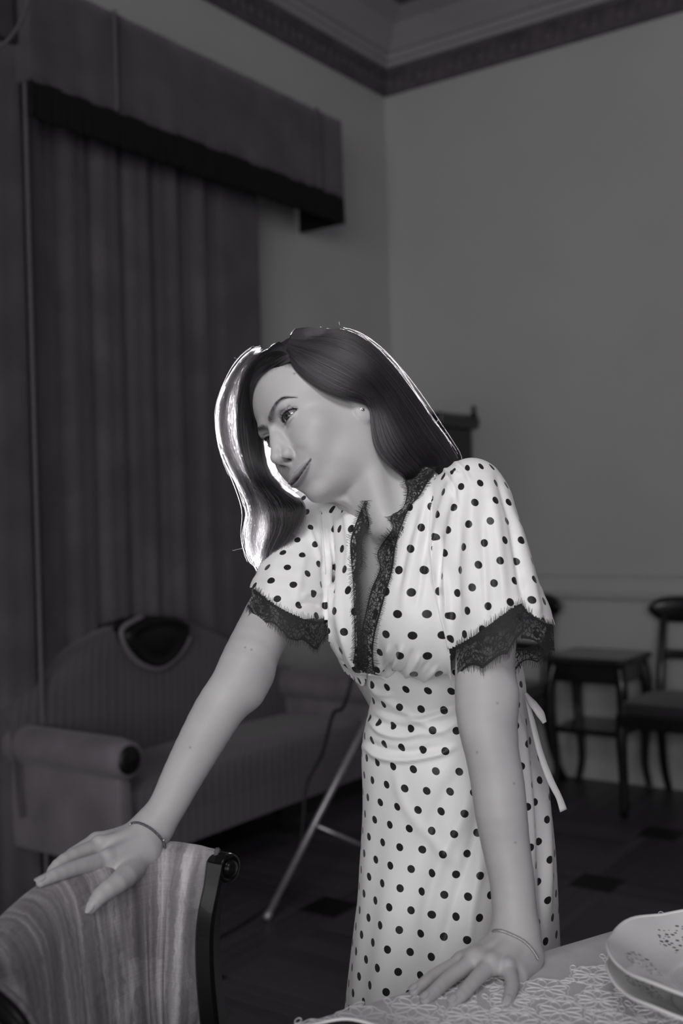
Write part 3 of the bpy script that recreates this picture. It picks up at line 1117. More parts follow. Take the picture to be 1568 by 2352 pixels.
def arm_l_sdf(p):
    d = chain(p, ARM_L_D, 0.001)
    d = smin(d, cone2(p, J(1150, 1600, 1.35, 18), J(1156, 1680, 1.345, 12)), 0.025)    # elbow
    w = J(1183, 2152, 1.284, 25.5)
    hd = cone2(p, ARM_L[-1], J(1190, 2180, 1.277, 25))
    mc = dict(i=J(1062, 2209, 1.262, 10.5), m=J(1092, 2204, 1.250, 11), r=J(1127, 2214, 1.236, 10.5), k=J(1166, 2224, 1.232, 9.5))
    for s, e in ((J(1160, 2168, 1.285, 18), mc['i']), (J(1172, 2170, 1.28, 18), mc['m']), (J(1186, 2178, 1.276, 17), mc['r']), (J(1202, 2190, 1.272, 15), mc['k'])):
        hd = smin(hd, cone2(p, s, e), 0.012)
    hd = smin(hd, cone2(p, mc['i'], mc['m']), 0.008)
    hd = smin(hd, cone2(p, mc['m'], mc['r']), 0.008)
    hd = smin(hd, cone2(p, J(1215, 2200, 1.275, 16), J(1190, 2238, 1.238, 12)), 0.012)   # heel of the hand
    d = smin(d, hd, 0.012)
    for f in L_FINGERS_D:
        d = smin(d, chain(p, f, 0.0006), 0.0045)
    for k in L_KNUCKLES:
        d = smin(d, np.sqrt(((p - k[0].astype(np.float32)) ** 2).sum(1)) - k[1], 0.004)
    for a, b in L_TENDONS:
        d = smin(d, cone2(p, a, b), 0.006)
    for f in L_FINGERS[:4]:
        for c, r in f[1:3]:
            up = c + np.array([0, 0, r])
            d = smax(d, -(np.sqrt(((p - up.astype(np.float32)) ** 2).sum(1)) - 0.0003), 0.002)
    return d


L_FINGERS = [
    [J(1062, 2209, 1.262, 9.6), J(1004, 2238, 1.236, 8.0), J(973, 2260, 1.216, 7.2), J(951, 2277, 1.204, 6.2)],
    [J(1092, 2206, 1.250, 10.0), J(1036, 2243, 1.223, 8.4), J(1001, 2274, 1.199, 7.6), J(976, 2296, 1.184, 6.5)],
    [J(1127, 2215, 1.236, 9.8), J(1090, 2251, 1.209, 8.2), J(1061, 2284, 1.188, 7.4), J(1039, 2303, 1.177, 6.5)],
    [J(1166, 2224, 1.232, 9.2), J(1176, 2255, 1.209, 7.8), J(1171, 2282, 1.191, 7.0), J(1164, 2303, 1.178, 6.2)],
    [J(1140, 2178, 1.290, 14), J(1100, 2208, 1.292, 10.5), J(1075, 2232, 1.290, 9), J(1066, 2250, 1.288, 7.5)],   # thumb, over the table edge
]
L_KNUCKLES = [J(1092, 2197, 1.248, 7.5), J(1128, 2206, 1.234, 7.5), J(1166, 2216, 1.230, 6.5)]
L_TENDONS = [(J(1172, 2152, 1.272, 7), J(1094, 2196, 1.247, 4.5)), (J(1180, 2156, 1.268, 7), J(1128, 2204, 1.233, 4.5)), (J(1192, 2164, 1.264, 7), J(1166, 2214, 1.229, 4))]

R_FINGERS = [
    [J(244, 1975, 1.252, 10.5), J(178, 1992, 1.213, 8.6), J(128, 2009, 1.188, 7.6), J(94, 2026, 1.174, 5.6)],       # index
    [J(226, 1945, 1.275, 10.5), J(160, 1970, 1.238, 8.6), J(126, 1996, 1.222, 7.4), J(112, 2026, 1.222, 6.0)],      # middle
    [J(222, 1932, 1.30, 10), J(160, 1968, 1.275, 8.2), J(130, 2000, 1.265, 7.2), J(120, 2032, 1.265, 6.0)],         # ring
    [J(228, 1930, 1.325, 9), J(176, 1968, 1.315, 7.5), J(150, 1995, 1.31, 6.6), J(142, 2020, 1.31, 5.6)],           # little
    [J(318, 1975, 1.285, 17), J(283, 2018, 1.232, 12.5), J(236, 2052, 1.206, 10.0), J(208, 2086, 1.196, 6.8)],      # thumb
]

L_FINGERS_D = [dense(f, 8) for f in L_FINGERS]
R_FINGERS_D = [dense(f, 8) for f in R_FINGERS]


def arm_r_sdf(p):
    d = chain(p, ARM_R_D, 0.001)
    d = smin(d, cone2(p, J(598, 1560, 1.415, 10), J(578, 1596, 1.40, 9)), 0.03)
    hd = cone2(p, ARM_R[-1], J(322, 1940, 1.298, 23))
    for s, e in ((J(322, 1948, 1.288, 19), R_FINGERS[0][0]), (J(316, 1932, 1.298, 18), R_FINGERS[1][0]),
                 (J(312, 1924, 1.312, 17), R_FINGERS[2][0]), (J(316, 1922, 1.325, 15), R_FINGERS[3][0])):
        hd = smin(hd, cone2(p, s, e), 0.013)
    hd = smin(hd, cone2(p, J(330, 1955, 1.288, 20), J(258, 1985, 1.252, 10)), 0.012)
    d = smin(d, hd, 0.012)
    for f in R_FINGERS_D:
        d = smin(d, chain(p, f, 0.0006), 0.005)
    for k in (J(245, 1967, 1.248, 8), J(227, 1934, 1.275, 7.5)):
        d = smin(d, np.sqrt(((p - k[0].astype(np.float32)) ** 2).sum(1)) - k[1], 0.005)
    d = smin(d, cone2(p, J(310, 1925, 1.29, 6), J(232, 1932, 1.272, 4)), 0.007)
    d = smin(d, cone2(p, J(310, 1940, 1.275, 6), J(248, 1965, 1.247, 4)), 0.007)
    return d


CHEST_F = P(800, 1340, 1.40) - P(960, 1340, 1.50)
CHEST_F = np.array([-0.62, -0.78, 0.0])            # the way her chest faces
CHEST_L = np.array([0.78, -0.62, 0.0])             # towards her left


CAX = np.stack([CHEST_L, -CHEST_F, [0, 0, 1.0]], 1)


def trunk_sdf(p):
    d = cone(p, P(932, 1195, 1.54), SH_L, 0.046, 0.042)
    d = smin(d, cone(p, P(880, 1215, 1.55), SH_R, 0.046, 0.042), 0.03)
    d = smin(d, ellip(p, P(930, 1370, 1.575), (0.126, 0.086, 0.165), CAX), 0.04)
    return smin(d, ellip(p, P(1010, 1640, 1.58), (0.098, 0.078, 0.15), CAX), 0.05)


def torso_sdf(p):
    # neck: from the skull base to the pit of the throat
    d = cone(p, head_pt(0, -48, -84), P(925, 1150, 1.545), 0.054, 0.052)
    d = smin(d, cone(p, head_pt(0, -50, -66), P(888, 1195, 1.50), 0.038, 0.032), 0.03)
    d = smin(d, cone(p, P(925, 1150, 1.55), P(935, 1260, 1.56), 0.052, 0.072), 0.03)
    d = smin(d, trunk_sdf(p), 0.03)
    cb = [P(876, 1222, 1.478), P(905, 1218, 1.452), P(935, 1192, 1.458)]
    d = smin(d, cone(p, cb[0], cb[1], 0.008, 0.008), 0.016)
    d = smin(d, cone(p, cb[1], cb[2], 0.008, 0.006), 0.016)
    # sternomastoid cord
    return smin(d, cone(p, head_pt(52, -42, -84), P(884, 1208, 1.468), 0.015, 0.007), 0.022)


def body_mesh(h):
    G = [(head_sdf, HEAD_T - 0.24, HEAD_T + 0.24),
         (torso_sdf, P(560, 1900, 1.30) - 0.02, P(1180, 930, 1.80) + 0.05),
         (arm_l_sdf, np.min([a[0] for a in ARM_L], 0) - np.array([0.16, 0.18, 0.12]), np.max([a[0] for a in ARM_L], 0) + 0.09),
         (arm_r_sdf, np.min([a[0] for a in ARM_R], 0) - np.array([0.16, 0.18, 0.12]), np.max([a[0] for a in ARM_R], 0) + 0.09)]

    def comb(v):
        d = smin(v[0], v[1], 0.026)
        d = smin(d, v[2], 0.02)
        return smin(d, v[3], 0.02)

    lo = np.min([g_[1] for g_ in G], 0)
    hi = np.max([g_[2] for g_ in G], 0)
    return surface_nets(G, comb, lo, hi, h)

# ------------------------------------------------------------------ foreground chair
def moire_material():
    m = NT('moire_silk')
    uv = m.coord('UV')
    sp = m.n('ShaderNodeSeparateXYZ')
    m.l(uv, sp.inputs[0])
    cb = m.n('ShaderNodeCombineXYZ')
    warp = m.noise(m.coord('UV', (6, 3.2, 1)), 4, 3, 0.5)
    warp2 = m.noise(m.coord('UV', (30, 22, 1)), 5, 3)
    u = m.math('ADD', sp.outputs[0], m.math('MULTIPLY', m.math('SUBTRACT', warp, 0.5), 0.022))
    u = m.math('ADD', u, m.math('MULTIPLY', m.math('SUBTRACT', warp2, 0.5), 0.011))
    m.l(u, cb.inputs[0])
    m.l(m.math('MULTIPLY', sp.outputs[1], 0.05), cb.inputs[1])
    s1 = m.noise(cb.outputs[0], 95, 4, 0.62)
    cb2 = m.n('ShaderNodeCombineXYZ')
    m.l(sp.outputs[0], cb2.inputs[0])
    s2 = m.noise(cb2.outputs[0], 52, 1, 0.4)
    block = m.n('ShaderNodeTexVoronoi', distance='CHEBYCHEV', i_Scale=30.0)
    m.l(m.coord('UV', (1.0, 0.42, 1)), block.inputs['Vector'])
    f = m.math('ADD', m.math('MULTIPLY', s1, 0.62), m.math('MULTIPLY', s2, 0.5))
    f = m.math('ADD', f, m.math('MULTIPLY', block.outputs['Color'], 0.11))
    wl = m.noise(m.coord('UV', (4, 900, 1)), 1.0, 2)
    f = m.math('ADD', f, m.math('MULTIPLY', m.math('SUBTRACT', wl, 0.5), 0.12))
    col = m.ramp(f, [(0.42, g(0.11, 0.6)), (0.54, g(0.20, 0.5)), (0.63, g(0.30, 0.4)), (0.76, g(0.55, 0.3))])
    wv = m.n('ShaderNodeTexWave', i_Scale=260.0, i_Distortion=0.3)
    wv.bands_direction = 'Y'
    m.l(uv, wv.inputs['Vector'])
    m.set(Base_Color=col, Roughness=0.46)
    m.b.inputs['Sheen Weight'].default_value = 0.2
    m.bump(wv.outputs['Fac'], 0.16, 0.0008)
    return m.m


MOIRE = moire_material()
GIMP = simple_mat('gimp_braid', 0.10, 0.8, 0.5, 0.4, 300)
GLOSS = simple_mat('black_lacquer', 0.005, 0.30, 0.6, 0.2, 9, 0.15, 0, 0, 0.05)
chair = empty('dining_chair', (-0.10, 1.05, 0))
tag(chair, 'dark wooden dining chair with striped moire silk back, under her outstretched hand', 'chair')
CREST = np.array([(500, 1952, 1.300), (440, 1942, 1.304), (380, 1935, 1.303), (310, 1946, 1.288), (250, 1962, 1.262), (190, 1985, 1.232), (150, 2005, 1.208), (100, 2034, 1.178), (50, 2076, 1.138), (0, 2125, 1.095), (-60, 2185, 1.04)])
cw = smooth_path(P(CREST[:, 0], CREST[:, 1], CREST[:, 2]), 60)
tan = np.gradient(cw, axis=0); tan[:, 2] = 0
tan /= np.linalg.norm(tan, axis=1, keepdims=True)
inn = np.stack([-tan[:, 1], tan[:, 0], np.zeros(60)], 1)         # towards the sitter
if inn[20] @ np.array([0.8, -0.6, 0]) < 0: inn = -inn
prof = smooth_path([(-0.028, -0.42), (-0.030, -0.25), (-0.030, -0.08), (-0.026, -0.025), (-0.014, -0.004), (0.0, 0.0), (0.015, -0.005), (0.028, -0.026), (0.034, -0.07), (0.038, -0.16), (0.040, -0.25), (0.034, -0.42)], 44)
arc = np.r_[0, np.cumsum(np.linalg.norm(np.diff(cw, axis=0), axis=1))]
un = arc / arc[-1]
parc = np.r_[0, np.cumsum(np.linalg.norm(np.diff(prof, axis=0), axis=1))]
V, UVc = [], []
for i in range(60):
    edge = np.clip(np.sin(np.pi * np.clip(un[i], 0.0, 1)) * 5, 0.35, 1)
    for k, (n_, z_) in enumerate(prof):
        lean = 0.035 * (-z_ / 0.42)                     # the back leans away at the top
        sl = -0.015 * np.sin(np.clip(-z_ / 0.42, 0, 1) * np.pi) * (1 - un[i])
        V.append(cw[i] + inn[i] * (n_ * edge + lean) + tan[i] * (-sl) + np.array([0, 0, z_]))
        UVc.append((arc[i] + 0.16 * z_ * 0, parc[k]))
V = np.array(V)
ix = np.arange(60 * 44).reshape(60, 44)
Q = np.stack([ix[:-1, :-1], ix[:-1, 1:], ix[1:, 1:], ix[1:, :-1]], -1).reshape(-1, 4)
adopt(link_mesh('back_cushion', V, Q.astype(np.int32), MOIRE, None, True, np.array(UVc)), chair)
edge_r = V.reshape(60, 44, 3)[0]
edge_l = V.reshape(60, 44, 3)[-1]


def gimp(path, nm):
    return adopt(beads(nm, None, path, 0.0042, GIMP, 1.5), chair)


gimp(edge_r[20:], 'braid_trim')
gimp(edge_l[20:], 'braid_trim')


def stile(path, w, d):
    t, N, B = frames(path)
    side_ = np.cross(t, inn[0]); side_ /= np.linalg.norm(side_, axis=1, keepdims=True)
    nn = np.cross(side_, t)
    rings = []
    for i in range(len(path)):
        rings.append([path[i] + side_[i] * w[i] * x + nn[i] * d[i] * y for x, y in ((-1, -0.7), (-0.7, -1), (0.7, -1), (1, -0.7), (1, 0.7), (0.7, 1), (-0.7, 1), (-1, 0.7))])
    return MB().loft(rings, True, True)


sp_ = smooth_path([P(503, 1978, 1.298), P(494, 2030, 1.294), P(482, 2090, 1.288), P(477, 2150, 1.284), P(479, 2230, 1.278), P(486, 2310, 1.272), P(496, 2400, 1.266), P(506, 2520, 1.26)], 40)
adopt(stile(sp_, np.interp(np.linspace(0, 1, 40), [0, 0.15, 1], [0.012, 0.0105, 0.012]), np.full(40, 0.022)).build('stile', GLOSS, None, False), chair)
leg_r = smooth_path([sp_[-1], sp_[-1] + np.array([0, 0, -0.12]), np.array([sp_[-1][0] - 0.02, sp_[-1][1] + 0.06, 0.20]), np.array([sp_[-1][0] - 0.03, sp_[-1][1] + 0.14, 0.0])], 20)
adopt(stile(leg_r, np.full(20, 0.013), np.linspace(0.022, 0.016, 20)).build('leg', GLOSS, None, False), chair)
# scroll end
ax_ = np.array([0.80, -0.60, 0.0]); up_ = np.array([0, 0, 1.0]); si_ = np.cross(up_, ax_)
sc0 = P(518, 1992, 1.293)
rr = lathe([(0.010, -0.020), (0.0165, -0.019), (0.0172, 0.004), (0.0165, 0.008), (0.0130, 0.0085), (0.0125, 0.0065), (0.0105, 0.0065), (0.0100, 0.0095), (0.0085, 0.0125), (0.0045, 0.0145), (0.0, 0.015)], 36)
adopt(MB().loft(sc0 + rr[..., 0:1] * si_ + rr[..., 1:2] * up_ + rr[..., 2:3] * ax_, True, False).build('scroll', GLOSS, None), chair)
sl_ = smooth_path([P(-50, 2172, 1.052), P(-76, 2222, 1.016), P(-52, 2262, 0.995), P(-6, 2297, 0.980), P(32, 2332, 0.970), P(60, 2376, 0.962), P(76, 2450, 0.955), P(84, 2560, 0.950)], 40)
adopt(MB().tube(sl_, 0.013, 12).build('stile', GLOSS, None), chair)
gimp(sl_ + np.array([0.009, -0.004, 0.011]), 'braid_trim')
leg_l = smooth_path([sl_[-1], sl_[-1] + np.array([0, 0, -0.12]), np.array([sl_[-1][0] - 0.06, sl_[-1][1] + 0.03, 0.20]), np.array([sl_[-1][0] - 0.10, sl_[-1][1] + 0.06, 0.0])], 20)
adopt(stile(leg_l, np.full(20, 0.013), np.linspace(0.022, 0.016, 20)).build('leg', GLOSS, None, False), chair)
fd = np.array([0.80, -0.60, 0]); rd = np.array([0.60, 0.80, 0])
bm_ = (sp_[-1] + sl_[-1]) / 2; bm_[2] = 0
M_ = Matrix(((rd[0], fd[0], 0, bm_[0]), (rd[1], fd[1], 0, bm_[1]), (0, 0, 1, 0), (0, 0, 0, 1)))
adopt(soft_box(-0.21, 0.21, 0.0, 0.40, 0.43, 0.485, 0.02, 0.02).build('seat', MOIRE, None, True, M_), chair)
adopt(slab(-0.215, 0.215, -0.01, 0.41, 0.375, 0.432, 0.03).build('seat_rail', GLOSS, None, False, M_), chair)
for x in (-0.18, 0.18):
    adopt(MB().tube(smooth_path([(x, 0.37, 0.40), (x, 0.385, 0.25), (x, 0.40, 0.0)], 12), np.linspace(0.024, 0.015, 12), 10).build('leg', GLOSS, None, True, M_), chair)

# ------------------------------------------------------------------ table, cloth, crockery
TE = np.array([0.862, 0.507, 0.0]); TE /= np.linalg.norm(TE)
TNn = np.array([TE[1], -TE[0], 0.0])              # from the far edge towards the camera
T0 = np.array([-0.0576, 1.143, 0.0])
T_M = Matrix(((TE[0], TNn[0], 0, T0[0]), (TE[1], TNn[1], 0, T0[1]), (0, 0, 1, 0), (0, 0, 0, 1)))
TZ = TABLE_Z
table = empty('dining_table', (T0 + TE * 0.5 + TNn * 0.4).tolist())
tag(table, 'dining table under the pale lace cloth, in front of the woman', 'table')
TL0, TL1, TW = -0.22, 1.35, 0.80
adopt(slab(TL0 + 0.005, TL1 - 0.005, 0.006, TW - 0.005, TZ - 0.035, TZ - 0.004, 0.02).build('table_top', WOOD_TOP, None, False, T_M), table)
adopt(MB().box(TL0 + 0.10, TL1 - 0.10, 0.09, TW - 0.09, TZ - 0.12, TZ - 0.035).build('apron', WOOD, None, False, T_M), table)
for s_ in (TL0 + 0.12, TL1 - 0.12):
    for t_ in (0.12, TW - 0.12):
        adopt(MB().tube(np.array([(s_, t_, 0), (s_, t_, 0.3), (s_, t_, TZ - 0.04)]), [0.02, 0.028, 0.034], 14).build('leg', WOOD, None, True, T_M), table)


def cloth_material():
    m = NT('lace_cloth')
    c = m.coord('Object')
    f = m.noise(c, 40, 3)
    w = m.n('ShaderNodeTexWave', i_Scale=420.0, i_Distortion=1.5, i_Detail=2.0)
    w.bands_direction = 'Y'
    m.l(c, w.inputs['Vector'])
    m.set(Base_Color=m.ramp(f, [(0.3, g(0.60, 0.2)), (0.7, g(0.67, 0.15))]), Roughness=0.85)
    m.bump(w.outputs['Fac'], 0.25, 0.0006)
    return m.m


CLOTH = cloth_material()
CORD = simple_mat('embroidery_cord', 0.86, 0.75, 0.1, 0.06, 80)
n1, n2 = 120, 40
ss = np.linspace(TL0, TL1, n1)
rowsv = []
for v_ in np.r_[-0.16, -0.10, -0.05, -0.02, -0.006, np.linspace(0.0, TW, n2)]:
    if v_ < 0:
        z_ = TZ - 0.004 + (v_ + 0.006) * 1.5 + 0.0
        t_ = -0.004 + 0.010 * np.sin(ss * 21) * min(1, -v_ * 5) - 0.006 * min(1, -v_ * 8)
        zz2 = np.full(n1, z_ if v_ < -0.006 else TZ - 0.003)
        rowsv.append(np.stack([ss, np.broadcast_to(t_, (n1,)), zz2], 1))
    else:
        rowsv.append(np.stack([ss, np.full(n1, v_), np.full(n1, TZ)], 1))
cl = MB().loft(np.array(rowsv), closed=False).build('tablecloth', CLOTH, None, True, T_M)
tag(cl, 'pale tablecloth with raised floral lace embroidery under her hand', 'tablecloth')
cl_sd = cl.modifiers.new('thick', 'SOLIDIFY'); cl_sd.thickness = 0.0015; cl_sd.offset = 0
cords = []
rc = np.random.default_rng(3)


def loop(c, a, rx, ry, k=16):
    q = np.linspace(0, 2 * np.pi, k)
    x, y = rx * np.cos(q), ry * np.sin(q)
    X, Y = c[0] + x * math.cos(a) - y * math.sin(a), c[1] + x * math.sin(a) + y * math.cos(a)
    return np.stack([X, Y, np.full(k, TZ + 0.0012)], 1)


fl_c = []
for i in range(-4, 16):
    for j in range(0, 9):
        c = np.array([i * 0.060 + (j % 2) * 0.030 + rc.normal(0, 0.003), 0.026 + j * 0.052 + rc.normal(0, 0.003)])
        if not (TL0 + 0.03 < c[0] < 0.75): continue
        if c[1] < 0.03 + 0.35 * (c[0] - 0.28) and 0.28 < c[0] < 0.50: continue          # plain woven strip
        fl_c.append(c)
for c in fl_c:
    R_ = rc.uniform(0.022, 0.027)
    k_ = 10 if rc.random() < 0.6 else 8
    ph = rc.uniform(0, 6.28)
    cords.append(loop(c, 0, 0.0032, 0.0032, 10))
    for p_ in range(k_):
        a = ph + p_ * 2 * np.pi / k_
        cords.append(loop(c + np.array([math.cos(a), math.sin(a)]) * R_ * 0.58, a, R_ * 0.40, R_ * 0.19))
        if p_ % 2 == 0:
            cords.append(loop(c + np.array([math.cos(a + 0.3), math.sin(a + 0.3)]) * R_ * 1.25, a + 1.2, R_ * 0.26, R_ * 0.13))
    w = np.linspace(0, 2 * np.pi, 40)
    rr_ = R_ * (1.06 + 0.06 * np.cos(k_ * (w - ph)))
    cords.append(np.stack([c[0] + rr_ * np.cos(w), c[1] + rr_ * np.sin(w), np.full(40, TZ + 0.0011)], 1))
M3 = np.array(T_M)
cords = [c_ @ M3[:3, :3].T + M3[:3, 3] for c_ in cords]
emb = bpy.data.hair_curves.new('embroidery')
E_ = None


def cords_object():
    cd = bpy.data.hair_curves.new('embroidery')
    cd.add_curves([len(s) for s in cords])
    cd.points.foreach_set('position', np.concatenate(cords).astype(np.float32).ravel())
    at = cd.attributes.get('radius') or cd.attributes.new('radius', 'FLOAT', 'POINT')
    at.data.foreach_set('value', np.full(sum(len(s) for s in cords), 0.00075, np.float32))
    cd.materials.append(CORD)
    o = bpy.data.objects.new('embroidery', cd)
    COL.objects.link(o)
    o.parent = cl
    o['kind'] = 'stuff'
    return o


bpy.data.hair_curves.remove(emb)
cords_object()


def china_material():
    m = NT('printed_china')
    c = m.coord('Object')
    sp = m.n('ShaderNodeSeparateXYZ'); m.l(c, sp.inputs[0])
    vor = m.n('ShaderNodeTexVoronoi', i_Scale=150.0, i_Randomness=0.9)
    m.l(m.coord('Object', (1, 1.9, 1)), vor.inputs['Vector'])
    leaf = m.math('LESS_THAN', vor.outputs['Distance'], 0.36)
    n1_ = m.noise(c, 42, 3)
    ang = m.math('ARCTAN2', sp.outputs[1], sp.outputs[0])
    spray = m.math('SUBTRACT', 1.0, m.math('MULTIPLY', m.math('ABSOLUTE', m.math('SUBTRACT', m.math('PINGPONG', m.math('ADD', ang, 6.983), 1.047), 0.5)), 2.4))
    rad = m.math('SQRT', m.math('ADD', m.math('MULTIPLY', sp.outputs[0], sp.outputs[0]), m.math('MULTIPLY', sp.outputs[1], sp.outputs[1])))
    band = m.math('SUBTRACT', 1.0, m.math('MULTIPLY', m.math('ABSOLUTE', m.math('SUBTRACT', rad, 0.083)), 36.0))
    mask = m.math('MULTIPLY', m.math('MULTIPLY', m.math('MAXIMUM', spray, 0.0), m.math('MAXIMUM', band, 0.0)), m.math('MULTIPLY', n1_, 2.6))
    on = m.math('MULTIPLY', leaf, m.math('GREATER_THAN', mask, 0.42))
    shade = m.mix(vor.outputs['Color'], g(0.10, 0.3), g(0.22, 0.2))
    m.set(Base_Color=m.mix(on, g(0.90, 0.05), shade), Roughness=0.12)
    m.b.inputs['Coat Weight'].default_value = 0.3
    return m.m


CHINA = china_material()


def bowl(name, label, cx, cy, z, r, h, group=None, mat=CHINA, inner=None):
    wob = lambda a: 1 + 0.014 * (np.abs(np.cos(4 * a + 0.5)) ** 0.6 - 0.6)
    prof = [(0.001, 0.004), (r * 0.40, 0.004), (r * 0.46, 0.008), (r * 0.62, h * 0.42), (r * 0.80, h * 0.74), (r * 0.93, h * 0.93), (r * 0.985, h * 0.995), (r, h), (r * 1.0, h - 0.0025), (r * 0.94, h * 0.90), (r * 0.80, h * 0.68), (r * 0.62, h * 0.34), (r * 0.48, 0.001), (r * 0.42, 0.0), (0.001, 0.0)]
    p_ = smooth_path(prof, 60)
    n = 96
    a = np.linspace(0, 2 * np.pi, n, endpoint=False)
    rings = []
    for rr_, zz_ in p_:
        k = np.clip((rr_ / r - 0.55) / 0.45, 0, 1) ** 1.5
        w = 1 + (wob(a) - 1) * k * 1.1
        rings.append(np.stack([rr_ * w * np.cos(a), rr_ * w * np.sin(a), zz_ + 0.0016 * k * np.cos(8 * a + 1.0)], 1))
    e = empty(name, (cx, cy, z))
    o = MB().loft(np.array(rings), True, False).build('bowl_body', mat, e)
    tag(e, label, 'bowl', group)
    rp = np.stack([r * (1 + (wob(a) - 1) * 1.1) * np.cos(a), r * (1 + (wob(a) - 1) * 1.1) * np.sin(a), h + 0.0016 * np.cos(8 * a + 1.0)], 1)
    rp = np.vstack([rp, rp[:1]])
    MB().tube(rp, 0.0019, 8, False).build('rim', WHITE_CHINA, e)
    return e


WHITE_CHINA = simple_mat('white_china', 0.82, 0.12, 0.05, 0.02, 20)
BX, BY = 0.389, 1.150
bowl('china_bowl', 'lower scalloped china bowl of the stack on the tablecloth', BX, BY, TZ + 0.001, 0.118, 0.036, 'stacked china bowls', CHINA)
bowl('china_bowl', 'upper scalloped china bowl with a floral sprig, top of the stack', BX, BY, TZ + 0.025, 0.118, 0.036, 'stacked china bowls', CHINA)
DARKG = simple_mat('dark_glaze', 0.02, 0.2, 0.6, 0.3)
bowl('dark_bowl', 'dark glazed dish with a pale rim at the bottom edge of the picture', -0.020, 0.999, TZ + 0.001, 0.090, 0.027, None, DARKG)

# ------------------------------------------------------------------ person: skin, eyes, nails
def skin_material():
    m = NT('skin')
    att = m.n('ShaderNodeAttribute', attribute_name='tone')
    f = m.noise(m.coord('Object'), 260, 3)
    f2 = m.noise(m.coord('Object'), 22, 3)
    base = m.ramp(f2, [(0.3, g(0.47, 0.12)), (0.7, g(0.52, 0.08))])
    mul = m.n('ShaderNodeMix', data_type='RGBA', blend_type='MULTIPLY')
    mul.inputs[0].default_value = 1.0
    m.l(base, mul.inputs[6])
    m.l(att.outputs['Color'], mul.inputs[7])
    m.set(Base_Color=mul.outputs[2], Roughness=0.47)
    m.b.inputs['Subsurface Weight'].default_value = 0.12
    m.b.inputs['Subsurface Radius'].default_value = (0.006, 0.005, 0.005)
    m.b.inputs['Subsurface Scale'].default_value = 0.6
    m.b.inputs['Specular IOR Level'].default_value = 0.35
    m.bump(f, 0.08, 0.0006)
    return m.m


BROW = np.array([(6.5, 13.2), (14, 18.0), (24, 22.0), (33, 25.6), (41, 27.0), (47, 24.5), (53, 18.5)])


def seg_dist(xy, poly):
    best = np.full(len(xy), 1e9)
    par = np.zeros(len(xy))
    n = len(poly) - 1
    for i in range(n):
        a, b = poly[i], poly[i + 1]
        t = np.clip(((xy - a) @ (b - a)) / ((b - a) @ (b - a)), 0, 1)
        d = np.linalg.norm(xy - a - t[:, None] * (b - a), axis=1)
        m = d < best
        best[m] = d[m]
        par[m] = ((i + t) / n)[m]
    return best, par


def eye0(x, front):
    return front & (x > 13) & (x < 52)


